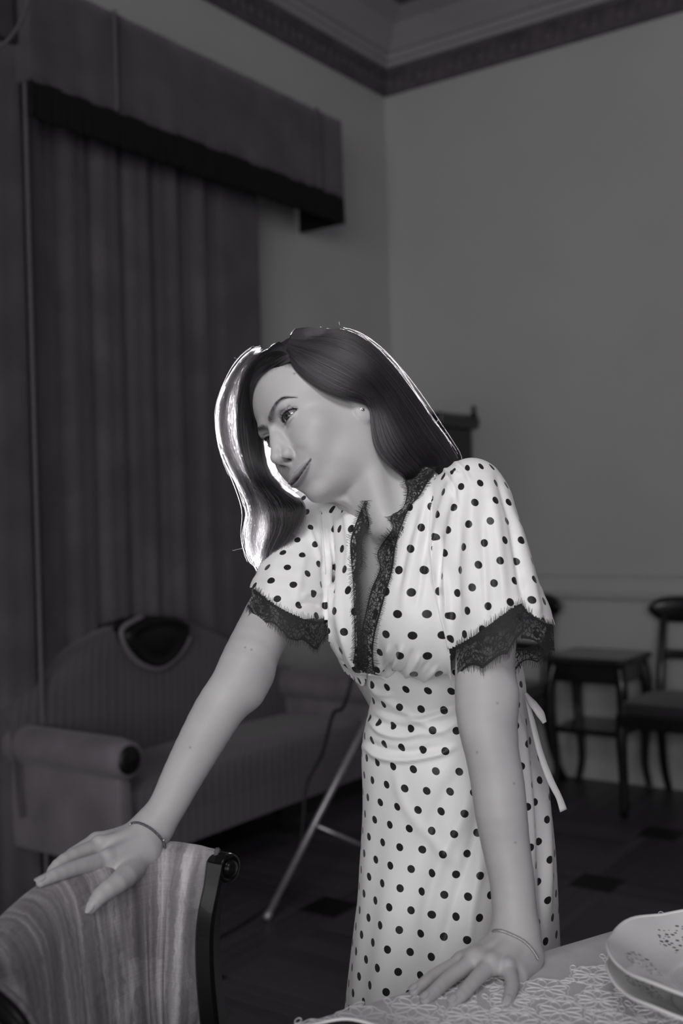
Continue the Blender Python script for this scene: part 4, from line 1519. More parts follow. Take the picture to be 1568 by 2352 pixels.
def paint(v):
    tone = np.ones((len(v), 3))
    h = to_head(v.astype(np.float32)).astype(float)
    x, y, z = np.abs(h[:, 0]), h[:, 1], h[:, 2]
    face = (np.abs(h[:, 0]) < 90) & (y > -130) & (y < 130) & (z > -185) & (z < 45)
    front = face & (z > -35)

    def mulc(mask, k):
        tone[:] *= (1 - mask[:, None] * (1 - np.asarray(k)))

    _, up, lo = lip_field(h[:, 0], y)
    mulc(up * (front & (z > -12)), (0.76, 0.73, 0.75))
    mulc(lo * (front & (z > -12)), (0.56, 0.53, 0.55))
    ym = -70.6 + 8.2 * (x / 34.0) ** 2.4
    mulc(np.exp(-((y - ym) / (1.0 + 0.9 * np.exp(-(x / 8.0) ** 2))) ** 2) * (x < 35.5) * (front & (z > -14)) * 0.95, (0.12, 0.11, 0.13))  # shade in the gap between the lips, painted on
    d, par = seg_dist(np.stack([x, y], 1), BROW)
    wid = np.interp(par, [0, 0.12, 0.5, 0.75, 1], [3.6, 4.4, 3.4, 2.3, 0.8])
    den = np.interp(par, [0, 0.15, 0.7, 1], [0.45, 0.74, 0.78, 0.5])
    mulc(np.clip(1.5 - d / wid, 0, 1) * den * (front & (y > 5)), (0.14, 0.13, 0.15))
    uy, ly = lid_curves(x)
    eye = front & (x > 13) & (x < 52)
    liner = np.exp(-((y - uy - 0.2) / 1.3) ** 2) * (x > 18) * (x < 47.5)
    mulc(liner * eye, (0.12, 0.11, 0.13))
    mulc(np.exp(-((y - ly + 0.1) / 0.9) ** 2) * (x > 24) * (x < 46) * 0.55 * eye, (0.3, 0.28, 0.3))
    mulc(np.exp(-((x - 15.5) ** 2 + (y - 0.4) ** 2) / 5.0) * eye * 0.7, (0.35, 0.33, 0.35))
    mulc(np.clip(1.6 * np.exp(-((x - 7.4) ** 2 / 14.0 + (y + 43.4) ** 2 / 7.0)), 0, 1) * (front & (z > 6) & (z < 26)), (0.10, 0.09, 0.10))  # shade inside the nostrils, put into the skin tone
    cr = np.interp(x, [18, 24, 31, 38, 45, 49], [4.5, 10.5, 13.2, 13.2, 10.5, 7.0])
    mulc(np.exp(-((y - cr - 0.6) / 0.8) ** 2) * 0.55 * eye0(x, front) * (x > 19) * (x < 49), (0.35, 0.33, 0.35))  # crease above the upper lid, its shade painted dark
    mulc(np.exp(-((h[:, 0] - 59.1) ** 2 + (y - 48.8) ** 2 + (z + 26.5) ** 2) / 3.2), (0.45, 0.43, 0.45))
    # scalp under the hair
    yb = np.interp(z, [-140, -84, -70, -56, -36, -21, -4, 20], [-70, -30, -6, 6, 44, 70, 75, 78])
    nz = 0.8 * np.sin(h[:, 2] * 1.3 + h[:, 1] * 0.7)
    sc = np.clip((y - yb + nz) / 18.0 + 0.25, 0, 1) * face * ~((x > 62) & (y < 26) & (z > -112) & (z < -64))
    mulc(sc, (0.045, 0.04, 0.045))
    # freckles on the arms
    for (px, py, dd) in ((1095, 1728, 1.29), (1142, 1615, 1.31), (1180, 1800, 1.30), (563, 1487, 1.40), (577, 1492, 1.40), (437, 1717, 1.34), (1183, 1935, 1.29)):
        c = P(px, py, dd)
        px_, py_, _ = project(v)
        m = (np.linalg.norm(v - c, axis=1) < 0.06) & (v[:, 1] < dd + 0.03)
        mulc(np.exp(-((px_ - px) ** 2 + (py_ - py) ** 2) / 6.0) * m, (0.5, 0.48, 0.5))
    return tone


def add_color(o, name, rgb):
    at = o.data.attributes.new(name, 'FLOAT_COLOR', 'POINT')
    c = np.ones((len(rgb), 4), np.float32)
    c[:, :3] = rgb
    at.data.foreach_set('color', c.ravel())


BODY_H = 0.0015
SKIN = skin_material()
bv, bq = body_mesh(BODY_H)
bv = relax(bv, bq, 1, 0.5)


def smooth_skin(v, q):
    """smooth cheeks, forehead, neck and arms; leave the features and hands crisp"""
    h = to_head(v.astype(np.float32)).astype(float)
    x, y, z = np.abs(h[:, 0]), h[:, 1], h[:, 2]
    def away(d2, r0, r1): return np.clip((np.sqrt(d2) - r0) / (r1 - r0), 0, 1)
    m = away(((x - 31) / 1.25) ** 2 + (y - 3) ** 2, 14, 24)
    m = np.minimum(m, away((x / 1.0) ** 2 + ((y + 24) / 1.5) ** 2, 19, 26))
    m = np.minimum(m, away((x / 1.7) ** 2 + (y + 69) ** 2, 17, 24))
    m = np.where(z < -45, 1.0, m)
    m = np.minimum(m, away((x - 68) ** 2 + ((y + 8) / 1.7) ** 2 + ((z + 84) / 1.2) ** 2, 22, 30))
    px_, py_, _ = project(v)
    m = np.where((px_ > 900) & (py_ > 2110), np.clip((2140 - py_) / 30, 0, 1), m)
    m = np.where((px_ < 420) & (py_ > 1840), np.clip((1885 - py_) / 30, 0, 1), m)
    w = v
    for _ in range(16):
        w = w + m[:, None] * (relax(w, q, 1, 0.5) - w)
    return w


bv = smooth_skin(bv, bq)
# legs and feet under the long skirt, part of the same body mesh
LEGS = MB()
for side in (-1, 1):
    hip = P(1040, 1750, 1.60) * np.array([1, 1, 0]) + np.array([0, 0, 0.86]) + side * 0.055 * CHEST_L
    pts = [hip + np.array([0, 0, 0.02]), hip + np.array([0, 0, -0.2]), hip + np.array([0.0, 0.0, -0.45]) + 0.01 * CHEST_F, hip + np.array([0, 0, -0.62]), hip + np.array([0, 0, -0.80])]
    LEGS.tube(smooth_path(pts, 20), np.interp(np.linspace(0, 1, 20), [0, 0.25, 0.5, 0.68, 1], [0.062, 0.06, 0.05, 0.046, 0.034]), 14)
    foot = hip * np.array([1, 1, 0])
    LEGS.tube(smooth_path([foot - 0.05 * CHEST_F + np.array([0, 0, 0.035]), foot + 0.04 * CHEST_F + np.array([0, 0, 0.045]), foot + 0.13 * CHEST_F + np.array([0, 0, 0.026]), foot + 0.18 * CHEST_F + np.array([0, 0, 0.017])], 12),
              np.interp(np.linspace(0, 1, 12), [0, 0.3, 0.75, 1], [0.033, 0.036, 0.026, 0.016]), 12)
_lv = np.concatenate(LEGS.v)
_lf = [f for f in LEGS.f if len(f) == 4]
person = link_mesh('person', np.vstack([bv, _lv]), np.vstack([bq, np.array(_lf, np.int32) + len(bv)]), SKIN)
tag(person, 'young woman in a white polka dot dress leaning on a chair back and the table', 'person')
add_color(person, 'tone', np.vstack([paint(bv), np.ones((len(_lv), 3))]))

# eyeballs
em = NT('eye')
_c = em.coord('Object')
_sep = em.n('ShaderNodeSeparateXYZ')
em.l(_c, _sep.inputs[0])
_r = em.math('SQRT', em.math('ADD', em.math('MULTIPLY', _sep.outputs[0], _sep.outputs[0]), em.math('MULTIPLY', _sep.outputs[1], _sep.outputs[1])))
_rn = em.math('MULTIPLY', _r, 100.0)           # cm
_fr = em.math('GREATER_THAN', _sep.outputs[2], 0.0)
_col = em.ramp(_rn, [(0.0, 0.004), (0.21, 0.004), (0.25, g(0.06)), (0.48, g(0.035)), (0.57, g(0.012)), (0.62, g(0.27, 0.2)), (1.0, g(0.25, 0.2))])
em.set(Base_Color=_col, Roughness=0.08)
em.b.inputs['Coat Weight'].default_value = 0.25
for side in (1, -1):
    c = head_pt(side * EYE_C[0], EYE_C[1], EYE_C[2])
    look = head_pts(np.array([(side * EYE_C[0] + 4.6, EYE_C[1] + 2.4, EYE_C[2] + 12.0)]))[0] - c
    q_ = Vector(look).to_track_quat('Z', 'Y').to_matrix().to_4x4()
    mb = MB()
    a = np.linspace(0, np.pi, 28)
    b = np.linspace(0, 2 * np.pi, 36, endpoint=False)
    R_ = EYE_R * HEAD_S
    prof = [(R_ * math.sin(i), R_ * math.cos(i) + (0.0009 * math.exp(-(i / 0.42) ** 4))) for i in a]
    mb.loft([[(r_ * math.cos(j), r_ * math.sin(j), z_) for j in b] for r_, z_ in prof])
    o = mb.build('eyeball', em.m, person)
    o.matrix_local = Matrix.Translation(Vector(c)) @ q_

# nails
nail_mat = simple_mat('nail', 0.52, 0.22, 0.1, 0.06, 80)


def nail(prev, tip, up, w, l, back=0.0):
    d = np.asarray(tip[0]) - np.asarray(prev[0])
    d = d / np.linalg.norm(d)
    up = np.asarray(up, float)
    up = up - d * (up @ d)
    up /= np.linalg.norm(up)
    s = np.cross(d, up)
    r = tip[1]
    c = tip[0] + up * (r * 0.38) + d * (0.0012 - back)
    mb = MB()
    rings = []
    for i, t in enumerate(np.linspace(0, 1, 12)):
        along = (t - 0.5) * l
        ww = w * (np.clip(1 - abs(2 * t - 1) ** 3.2, 0, 1) ** 0.5) + 1e-5
        ring = []
        for k in np.linspace(-1, 1, 9):
            ang = k * ww / r * 0.5
            ring.append(c + d * along + s * (r * 1.0 * math.sin(ang)) + up * (r * 0.74 * math.cos(ang) - 0.0012 * max(0, t - 0.4) ))
        rings.append(ring)
    mb.loft(rings, closed=False)
    o = mb.build('fingernail', nail_mat, person)
    sd = o.modifiers.new('thick', 'SOLIDIFY')
    sd.thickness = 0.0007
    sd.offset = 0
    return o


for f, up in zip(L_FINGERS[:4], ((-0.35, -0.35, 1), (-0.3, -0.45, 1), (-0.2, -0.55, 1), (0.1, -0.6, 1))):
    nail(f[2], f[3], up, 0.0098, 0.0125)
nail(R_FINGERS[0][2], R_FINGERS[0][3], (-0.1, -0.55, 1), 0.0095, 0.0135)
nail(R_FINGERS[4][2], R_FINGERS[4][3], (-0.35, -1, 0.25), 0.0115, 0.0145)

# ------------------------------------------------------------------ dress
def dots_material(name, two_sided=True):
    m = NT(name)
    uv = m.coord('UV')
    sp = m.n('ShaderNodeSeparateXYZ')
    m.l(uv, sp.inputs[0])
    A_, B_ = 0.0315, 0.0272
    v = m.math('DIVIDE', sp.outputs[1], B_)
    row = m.math('FLOOR', v)
    odd = m.math('MULTIPLY', m.math('MODULO', m.math('ADD', row, 1000.0), 2.0), 0.5)
    u = m.math('ADD', m.math('DIVIDE', sp.outputs[0], A_), odd)
    fu = m.math('MULTIPLY', m.math('SUBTRACT', m.math('FRACT', m.math('ADD', u, 1000.0)), 0.5), A_)
    fv = m.math('MULTIPLY', m.math('SUBTRACT', m.math('FRACT', m.math('ADD', v, 1000.0)), 0.5), B_)
    dist = m.math('SQRT', m.math('ADD', m.math('MULTIPLY', fu, fu), m.math('MULTIPLY', fv, fv)))
    dot = m.n('ShaderNodeMapRange', i_From_Min=0.0056, i_From_Max=0.0050)
    m.l(dist, dot.inputs['Value'])
    f = m.noise(uv, 900, 2)
    m.set(Base_Color=m.mix(dot.outputs[0], g(0.86, 0.05), g(0.012, 0.8)), Roughness=0.42)
    m.b.inputs['Specular IOR Level'].default_value = 0.35
    m.b.inputs['Sheen Weight'].default_value = 0.15
    m.bump(f, 0.03, 0.0004)
    return m.m


DOTS = dots_material('polka_dot_satin')
WHITE_CLOTH = simple_mat('white_satin', 0.78, 0.4, 0.05, 0.04, 60)

SLEEVE_L = dense([J(1083, 1122, 1.455, 41), J(1092, 1185, 1.438, 51), J(1122, 1330, 1.412, 58), J(1150, 1440, 1.395, 67), J(1163, 1545, 1.385, 72)], 12)
SLEEVE_R = dense([J(722, 1190, 1.605, 44), J(690, 1280, 1.555, 47), J(662, 1370, 1.51, 55), J(645, 1450, 1.48, 62)], 10)


def bust_sdf(p):
    d = ellip(p, P(846, 1438, 1.495), (0.056, 0.056, 0.068), CAX)
    e = ellip(p, P(968, 1432, 1.440), (0.064, 0.058, 0.074), CAX)
    d = smin(d, e, 0.022)
    d = smin(d, cone(p, P(838, 1230, 1.515), P(850, 1400, 1.49), 0.034, 0.048), 0.03)
    return smin(d, cone(p, P(985, 1190, 1.475), P(968, 1400, 1.440), 0.040, 0.055), 0.03)


def sleeve_l_sdf(p): return chain(p, SLEEVE_L, 0.001)
def sleeve_r_sdf(p): return chain(p, SLEEVE_R, 0.001)


def bodice_core(p):
    return smin(trunk_sdf(p) - 0.006, bust_sdf(p), 0.03)


def dress_sdf(p):
    d = bodice_core(p)
    d = smin(d, sleeve_l_sdf(p), 0.022)
    return smin(d, sleeve_r_sdf(p), 0.018)


def ray_hit(px, py, fn, d0, d1, n=160):
    """distance along pixel rays to an implicit surface (nan where it is missed)"""
    px, py = np.broadcast_arrays(np.asarray(px, float), np.asarray(py, float))
    sh = px.shape
    px, py = px.ravel(), py.ravel()
    d = np.linspace(d0, d1, n)
    p = CAM + d[None, :, None] * ray(px, py)[:, None, :]
    v = fn(p.reshape(-1, 3).astype(np.float32)).reshape(len(px), n)
    ins = v < 0
    k = np.maximum(ins.argmax(1), 1)
    hit = ins.any(1)
    a, b = v[np.arange(len(px)), k - 1], v[np.arange(len(px)), k]
    t = np.clip(a / np.where(a - b == 0, 1, a - b), 0, 1)
    out = d[k - 1] + t * (d[1] - d[0])
    out[~hit] = np.nan
    return out.reshape(sh)


def ridges(v, n, lst):
    """raise folds: lst of (pixel polyline, width px, height mm), only on the side that faces the viewer"""
    px, py, dd = project(v)
    facing = (n * (CAM - v)).sum(1) > 0
    xy = np.stack([px, py], 1)
    out = np.zeros(len(v))
    for poly, w, hh in lst:
        poly = smooth_path(poly, 24)
        lo, hi = poly.min(0) - 4 * w, poly.max(0) + 4 * w
        m = facing & np.all((xy > lo) & (xy < hi), axis=1)
        if not m.any(): continue
        d, par = seg_dist(xy[m], poly)
        out[m] += hh / 1000.0 * np.exp(-(d / w) ** 2) * np.clip(np.sin(np.pi * np.clip(par * 0.94 + 0.03, 0, 1)) * 1.6, 0, 1)
    return v + n * out[:, None]


# neckline: inner edge of the lace (on the skin) and outer edge (on the cloth), pixels
NECK_R_OUT = [(838, 1150), (831, 1166), (814, 1209), (804, 1248), (807, 1301), (811, 1350), (813, 1418), (814, 1495), (808, 1530)]
NECK_R_IN = [(844, 1150), (840, 1171), (847, 1207), (831, 1243), (832, 1294), (820, 1318), (824, 1355), (827, 1418), (831, 1495), (834, 1540)]
NECK_L_OUT = [(1010, 1070), (996, 1080), (967, 1132), (942, 1161), (923, 1204), (908, 1253), (901, 1306), (887, 1355), (874, 1403), (860, 1457), (856, 1505), (862, 1550)]
NECK_L_IN = [(950, 1080), (930, 1104), (935, 1127), (925, 1166), (897, 1188), (901, 1214), (867, 1267), (872, 1306), (852, 1355), (838, 1413), (829, 1457), (828, 1505), (832, 1545)]


def poly_inside(px, py, poly):
    poly = np.asarray(poly, float)
    ins = np.zeros(len(px), bool)
    j = len(poly) - 1
    for i in range(len(poly)):
        xi, yi = poly[i]; xj, yj = poly[j]
        c = ((yi > py) != (yj > py)) & (px < (xj - xi) * (py - yi) / (yj - yi + 1e-9) + xi)
        ins ^= c
        j = i
    return ins


_mid = lambda a, b, n: 0.5 * smooth_path(a, n) + 0.5 * smooth_path(b, n)
V_OPEN = np.vstack([_mid(NECK_R_OUT, NECK_R_IN, 30), _mid(NECK_L_OUT, NECK_L_IN, 30)[::-1], [(960, 1040), (800, 1040)]])

WAIST_EDGE = [(735, 1440), (752, 1470), (775, 1525), (800, 1552), (832, 1577), (842, 1562), (846, 1546), (879, 1556), (928, 1587), (976, 1612), (1042, 1638), (1120, 1640), (1230, 1600)]
HEM_L = ([1000, 1035, 1070, 1100, 1150, 1190, 1200, 1212, 1240, 1268, 1300], [1510, 1492, 1474, 1456, 1418, 1390, 1392, 1408, 1424, 1436, 1445])
HEM_R = ([560, 585, 620, 660, 700, 760], [1345, 1356, 1384, 1408, 1424, 1424])

dress = empty('dress')
dress.parent = person
tag(dress, 'white satin wrap dress with black polka dots and black lace edging')

DB_LO = P(540, 1700, 1.25) * np.array([1, 0, 1]) + np.array([0, 1.27, 0])
DB_HI = np.array([P(1330, 1000, 1.75)[0], 1.80, P(800, 1020, 1.75)[2] + 0.03])
dv, dq = surface_nets([(dress_sdf, DB_LO, DB_HI)], lambda v: v[0], DB_LO, DB_HI, 0.0024)
dv = relax(dv, dq, 2, 0.5)
dn = vert_normals(dv, dq)
FOLDS = [
    # her left sleeve: gathers from the shoulder, long folds to the hem
    ([(1048, 1075), (1012, 1180), (985, 1290), (985, 1330)], 10, 5), ([(990, 1110), (985, 1200), (978, 1300)], 8, -4),
    ([(1055, 1120), (1035, 1230), (1022, 1340), (1030, 1480)], 11, 7), ([(1015, 1230), (1008, 1320), (1012, 1400)], 8, -7),
    ([(1090, 1090), (1080, 1200), (1075, 1330), (1080, 1430)], 16, 4), ([(1060, 1200), (1050, 1300), (1056, 1420)], 9, -3.5),
    ([(1120, 1090), (1140, 1200), (1150, 1300), (1160, 1400)], 12, 4), ([(1140, 1090), (1172, 1200), (1190, 1300), (1203, 1390)], 7, -6),
    ([(1155, 1130), (1200, 1260), (1225, 1370), (1235, 1430)], 12, 6), ([(1105, 1180), (1112, 1300), (1118, 1440)], 8, -3),
    ([(1012, 1068), (1030, 1085), (1060, 1090)], 5, 3), ([(1040, 1060), (1065, 1080), (1080, 1110)], 5, 3), ([(1025, 1090), (1042, 1120), (1052, 1170)], 5, -3),
    # bodice, her left panel: gathers above the waist seam
    ([(858, 1555), (885, 1520), (893, 1480)], 5, 3.5), ([(880, 1560), (912, 1525), (925, 1480)], 5, 4), ([(905, 1578), (945, 1540), (965, 1500)], 5, 4), ([(925, 1590), (975, 1560), (1005, 1530)], 5, 4),
    ([(945, 1600), (995, 1580), (1030, 1560)], 5, 3.5), ([(870, 1560), (900, 1520), (910, 1480)], 4, -3), ([(893, 1572), (930, 1532), (948, 1490)], 4, -3), ([(917, 1586), (960, 1550), (985, 1515)], 4, -3),
    ([(985, 1130), (960, 1230), (935, 1340), (925, 1420)], 12, 4), ([(960, 1170), (930, 1270), (915, 1360)], 8, -3), ([(975, 1210), (968, 1310), (955, 1400)], 7, -3),
    # her right panel: long folds falling from the shoulder
    ([(745, 1170), (755, 1260), (752, 1350), (760, 1430)], 10, 5), ([(765, 1160), (778, 1280), (775, 1400), (790, 1500)], 9, 4), ([(760, 1170), (766, 1290), (764, 1400)], 6, -4),
    ([(790, 1155), (800, 1250), (795, 1330)], 7, 3), ([(740, 1220), (746, 1330), (748, 1430)], 7, -7), ([(725, 1165), (735, 1230), (748, 1300)], 7, 4), ([(700, 1190), (722, 1250), (742, 1300)], 6, 3.5),
    ([(785, 1450), (800, 1510), (828, 1560)], 6, 3), ([(770, 1470), (788, 1530), (815, 1568)], 5, -3),
    # her right sleeve
    ([(690, 1370), (715, 1362), (745, 1365)], 7, 4), ([(680, 1390), (710, 1385), (740, 1392)], 6, -4), ([(640, 1270), (625, 1320), (612, 1370)], 14, 3), ([(700, 1260), (690, 1320), (680, 1380)], 10, 3)]
dv = ridges(dv, dn, FOLDS)
dpx, dpy, ddd = project(dv)
kill = poly_inside(dpx, dpy, V_OPEN) & (dv[:, 1] < 1.60)
kill |= poly_inside(dpx, dpy, [(700, 1020), (960, 1000), (1000, 1066), (965, 1110), (830, 1150), (760, 1120)]) & (dv[:, 1] < 1.66)
we = smooth_path(WAIST_EDGE, 60)
we = we[np.argsort(we[:, 0])]
sl = sleeve_l_sdf(dv.astype(np.float32)); sr = sleeve_r_sdf(dv.astype(np.float32)); bc = bodice_core(dv.astype(np.float32))
ARM_L_LINE = ([1040, 1085, 1200, 1330, 1420, 1500, 1650], [1004, 1000, 986, 988, 1012, 1034, 1040])
ARM_R_LINE = ([1100, 1170, 1300, 1440], [733, 735, 746, 752])
on_l = (dpx > np.interp(dpy, *ARM_L_LINE)) & (sl < 0.012) & (sl < bc + 0.014)
on_r = (dpx < np.interp(dpy, *ARM_R_LINE)) & (sr < 0.012) & (sr < bc + 0.014)
core = ~on_l & ~on_r
kill |= core & (dpy > np.interp(dpx, we[:, 0], we[:, 1]))
axd_l = 1.39; axd_r = 1.50
hem_l = np.interp(dpx, *HEM_L) + np.where(ddd > axd_l + 0.02, 60, 0) * np.clip((ddd - axd_l - 0.02) / 0.03, 0, 1)
hem_r = np.interp(dpx, *HEM_R) + np.where(ddd > axd_r + 0.02, 25, 0)
kill |= on_l & (dpy > hem_l)
kill |= on_r & (dpy > hem_r)
kq = ~kill[dq].any(1)


def cyl_uv(v, a, b, ref):
    ax = b - a; L = np.linalg.norm(ax); ax = ax / L
    s = np.cross(ax, ref); s /= np.linalg.norm(s)
    t = np.cross(s, ax)
    q_ = v - a
    ang = np.arctan2(q_ @ s, q_ @ t)
    r_ = np.hypot(q_ @ s, q_ @ t)
    return ang, r_, q_ @ ax


def part_mesh(name, faces, uv, mat):
    used = np.unique(faces)
    mp = -np.ones(len(dv), np.int64); mp[used] = np.arange(len(used))
    o = link_mesh(name, dv[used], mp[faces].astype(np.int32), mat, dress, True, uv[used])
    return o


fl = on_l[dq].sum(1) >= 2
fr = on_r[dq].sum(1) >= 2
ang, r_, al = cyl_uv(dv, SLEEVE_L[0][0], SLEEVE_L[-1][0], np.array([0.35, -1, 0]))
uv_l = np.stack([ang * (0.064 + 0.10 * np.clip(al, 0, 0.3)), al + 0.004], 1)
ang, r_, al = cyl_uv(dv, SLEEVE_R[0][0], SLEEVE_R[-1][0], np.array([-0.3, -1, 0]))
uv_r = np.stack([ang * 0.064 + 0.008, al + 0.012], 1)
ctr = P(950, 1400, 1.60)
q_ = dv - ctr
ang = np.arctan2(q_ @ CHEST_L, q_ @ CHEST_F)
uv_c = np.stack([ang * 0.185, -dv[:, 2] + 0.25 * 0 + 0.012], 1)
back_ok = np.ones(len(dq), bool)
part_mesh('sleeve', dq[kq & fl], uv_l, DOTS)
part_mesh('sleeve', dq[kq & fr & ~fl], uv_r, DOTS)
part_mesh('bodice', dq[kq & ~fl & ~fr], uv_c, DOTS)

# skirt with the fitted waist: rows of (y, left px, right px, depth of the axis)
SK = np.array([(1500, 800, 1190, 1.575), (1530, 818, 1198, 1.575), (1560, 834, 1204, 1.575), (1600, 849, 1208, 1.575), (1640, 845, 1214, 1.575), (1690, 834, 1227, 1.58), (1750, 830, 1243, 1.58),
               (1850, 834, 1260, 1.58), (1950, 830, 1270, 1.58), (2050, 822, 1274, 1.575), (2150, 810, 1277, 1.57), (2280, 795, 1281, 1.565), (2450, 778, 1290, 1.56), (2700, 757, 1308, 1.56), (2950, 742, 1322, 1.56)], float)
rows = 170
sk = smooth_path(SK, rows)
NA = 260
aa = np.linspace(-np.pi, np.pi, NA + 1)          # 0 = towards the camera, turning to the right
verts, uvs = [], []
vlen = 0.0
prev = None
for i in range(rows):
    y, xl, xr, dc = sk[i]
    cx = (xl + xr) / 2
    half = (xr - xl) / 2 / FPX * dc
    t = np.clip((y - 1700) / 1200, 0, 1)
    rx = half * np.ones(NA + 1)
    # soft vertical drape, stronger towards the hem
    dr = (0.006 * np.sin(5 * aa + 0.6) + 0.005 * np.sin(9 * aa + 2.0 + 1.5 * t) + 0.003 * np.sin(14 * aa)) * np.clip((y - 1780) / 500, 0, 1) * np.sin(np.clip(np.abs(np.sin(aa / 2)), 0, 1) * 0 + np.pi / 2)
    dr *= np.abs(np.cos(aa)) ** 0.5               # keep the outline
    X = np.sin(aa) * (rx + dr)
    Yd = -np.cos(aa) * (rx * 0.93 + dr)
    c = P(cx, y, dc)
    row = c + X[:, None] * RV + Yd[:, None] * FV
    if prev is not None: vlen += np.linalg.norm(row[NA // 2] - prev[NA // 2])
    prev = row
    seg = np.r_[0, np.cumsum(np.linalg.norm(np.diff(row, axis=0), axis=1))]
    u = seg - seg[NA // 2]
    verts.append(row); uvs.append(np.stack([u + 0.35 * 0, np.full(NA + 1, vlen)], 1))
sv = np.array(verts).reshape(-1, 3)
suv = np.array(uvs)
idx = np.arange(rows * (NA + 1)).reshape(rows, NA + 1)
sq = np.stack([idx[:-1, :-1], idx[:-1, 1:], idx[1:, 1:], idx[1:, :-1]], -1).reshape(-1, 4)
sn = vert_normals(sv, sq)
if (sn[idx[80, NA // 2]] @ (CAM - sv[idx[80, NA // 2]])) < 0: sn = -sn
SFOLDS = [([(832, 1712), (870, 1738), (930, 1746), (1008, 1732), (1050, 1712)], 6, 6), ([(834, 1700), (880, 1720), (940, 1728), (1010, 1714)], 7, -5), ([(845, 1655), (880, 1684), (930, 1692), (985, 1676)], 6, 5),
          ([(846, 1640), (885, 1664), (940, 1672)], 7, -4), ([(850, 1590), (890, 1610), (950, 1650), (1030, 1690)], 9, 3.5), ([(846, 1570), (868, 1590), (905, 1596)], 6, 4), ([(855, 1625), (905, 1642), (960, 1645), (1040, 1620)], 7, -3),
          ([(925, 1660), (985, 1650), (1045, 1632)], 8, 4), ([(960, 1690), (1010, 1680), (1060, 1655)], 7, 3), ([(1090, 1790), (1060, 1880), (1020, 1960), (985, 2070), (960, 2180)], 16, 6), ([(1105, 1850), (1080, 1960), (1040, 2080), (1010, 2200)], 14, -6),
          ([(1060, 1760), (1010, 1850), (985, 1920), (960, 2000)], 18, -5), ([(905, 1760), (930, 1850), (1000, 1940), (1060, 1990)], 12, 3), ([(1110, 1960), (1085, 2080), (1070, 2200)], 12, 5), ([(860, 1790), (850, 1900), (840, 2050)], 20, 3),
          ([(1195, 1620), (1200, 1700), (1215, 1850), (1225, 2050)], 9, 6), ([(1215, 1640), (1232, 1800), (1243, 2000), (1248, 2180)], 8, -6), ([(1185, 1560), (1195, 1620), (1200, 1680)], 6, -4), ([(1245, 1750), (1258, 1900), (1262, 2100)], 7, 5)]
sv = ridges(sv, sn, SFOLDS)
o = link_mesh('skirt', sv, sq.astype(np.int32), DOTS, dress, True, suv.reshape(-1, 2))


# ---- waist seam, tie, lace
def surf_hit(px, py, off=0.0015, d0=1.25, d1=1.72):
    """on whatever is in front: dress cloth or skin"""
    a = ray_hit(px, py, dress_sdf, d0, d1)
    b = ray_hit(px, py, lambda p: smin(torso_sdf(p), head_sdf(p), 0.01), d0, d1)
    return np.fmin(a, b) - off


def fill_nan(a):
    a = a.copy()
    ok = ~np.isnan(a)
    a[~ok] = np.interp(np.flatnonzero(~ok), np.flatnonzero(ok), a[ok])
    return a


seam = smooth_path([(846, 1548), (879, 1557), (928, 1588), (976, 1613), (1042, 1639)], 40)
sd = fill_nan(ray_hit(seam[:, 0], seam[:, 1], dress_sdf, 1.25, 1.7)) - 0.002
MB().tube(P(seam[:, 0], seam[:, 1], sd), 0.0022, 8).build('waist_piping', WHITE_CLOTH, dress)

for ln, y0, y1 in ((ARM_L_LINE, 1092, 1490), (ARM_R_LINE, 1175, 1425)):
    yy_ = np.linspace(y0, y1, 50)
    xx_ = np.interp(yy_, *ln)
    xx_ = np.convolve(np.pad(xx_, 4, 'edge'), np.ones(9) / 9, 'valid')
    vi = [np.argmin((dpx - a_) ** 2 + (dpy - b_) ** 2 + 1e6 * (ddd > 1.6)) for a_, b_ in zip(xx_, yy_)]
    dd_ = np.convolve(np.pad(ddd[vi], 3, 'edge'), np.ones(7) / 7, 'valid') - 0.0003
    MB().tube(P(xx_, yy_, dd_), 0.0011, 8).build('armhole_seam', WHITE_CLOTH, dress)


def ribbon(name, pts, w, mat):
    pts = np.asarray(pts, float)
    c = smooth_path(P(pts[:, 0], pts[:, 1], pts[:, 2]), 30)
    t, N, B = frames(c)
    side = np.cross(t, np.array([0.3, -1, 0.1])); side /= np.linalg.norm(side, axis=1, keepdims=True)
    ww = np.interp(np.linspace(0, 1, 30), np.linspace(0, 1, len(w)), w)
    tw = np.cross(t, side)
    rings = []
    for i in range(30):
        rings.append([c[i] + side[i] * ww[i] * k + tw[i] * 0.0014 * math.cos(k * 2.2) for k in (-1, -0.4, 0.4, 1)] + [c[i] + side[i] * ww[i] * k - tw[i] * 0.0012 for k in (1, 0, -1)])
    return MB().loft(rings, True, True).build(name, mat, dress)


ribbon('tie_ribbon', [(1206, 1592, 1.49), (1222, 1615, 1.475), (1240, 1640, 1.47), (1250, 1660, 1.47)], [0.002, 0.0055, 0.006, 0.003], WHITE_CLOTH)
ribbon('tie_ribbon', [(1207, 1596, 1.49), (1222, 1660, 1.478), (1240, 1730, 1.47), (1262, 1790, 1.465), (1282, 1830, 1.465), (1293, 1862, 1.465)], [0.002, 0.004, 0.0045, 0.005, 0.0045, 0.0055], WHITE_CLOTH)


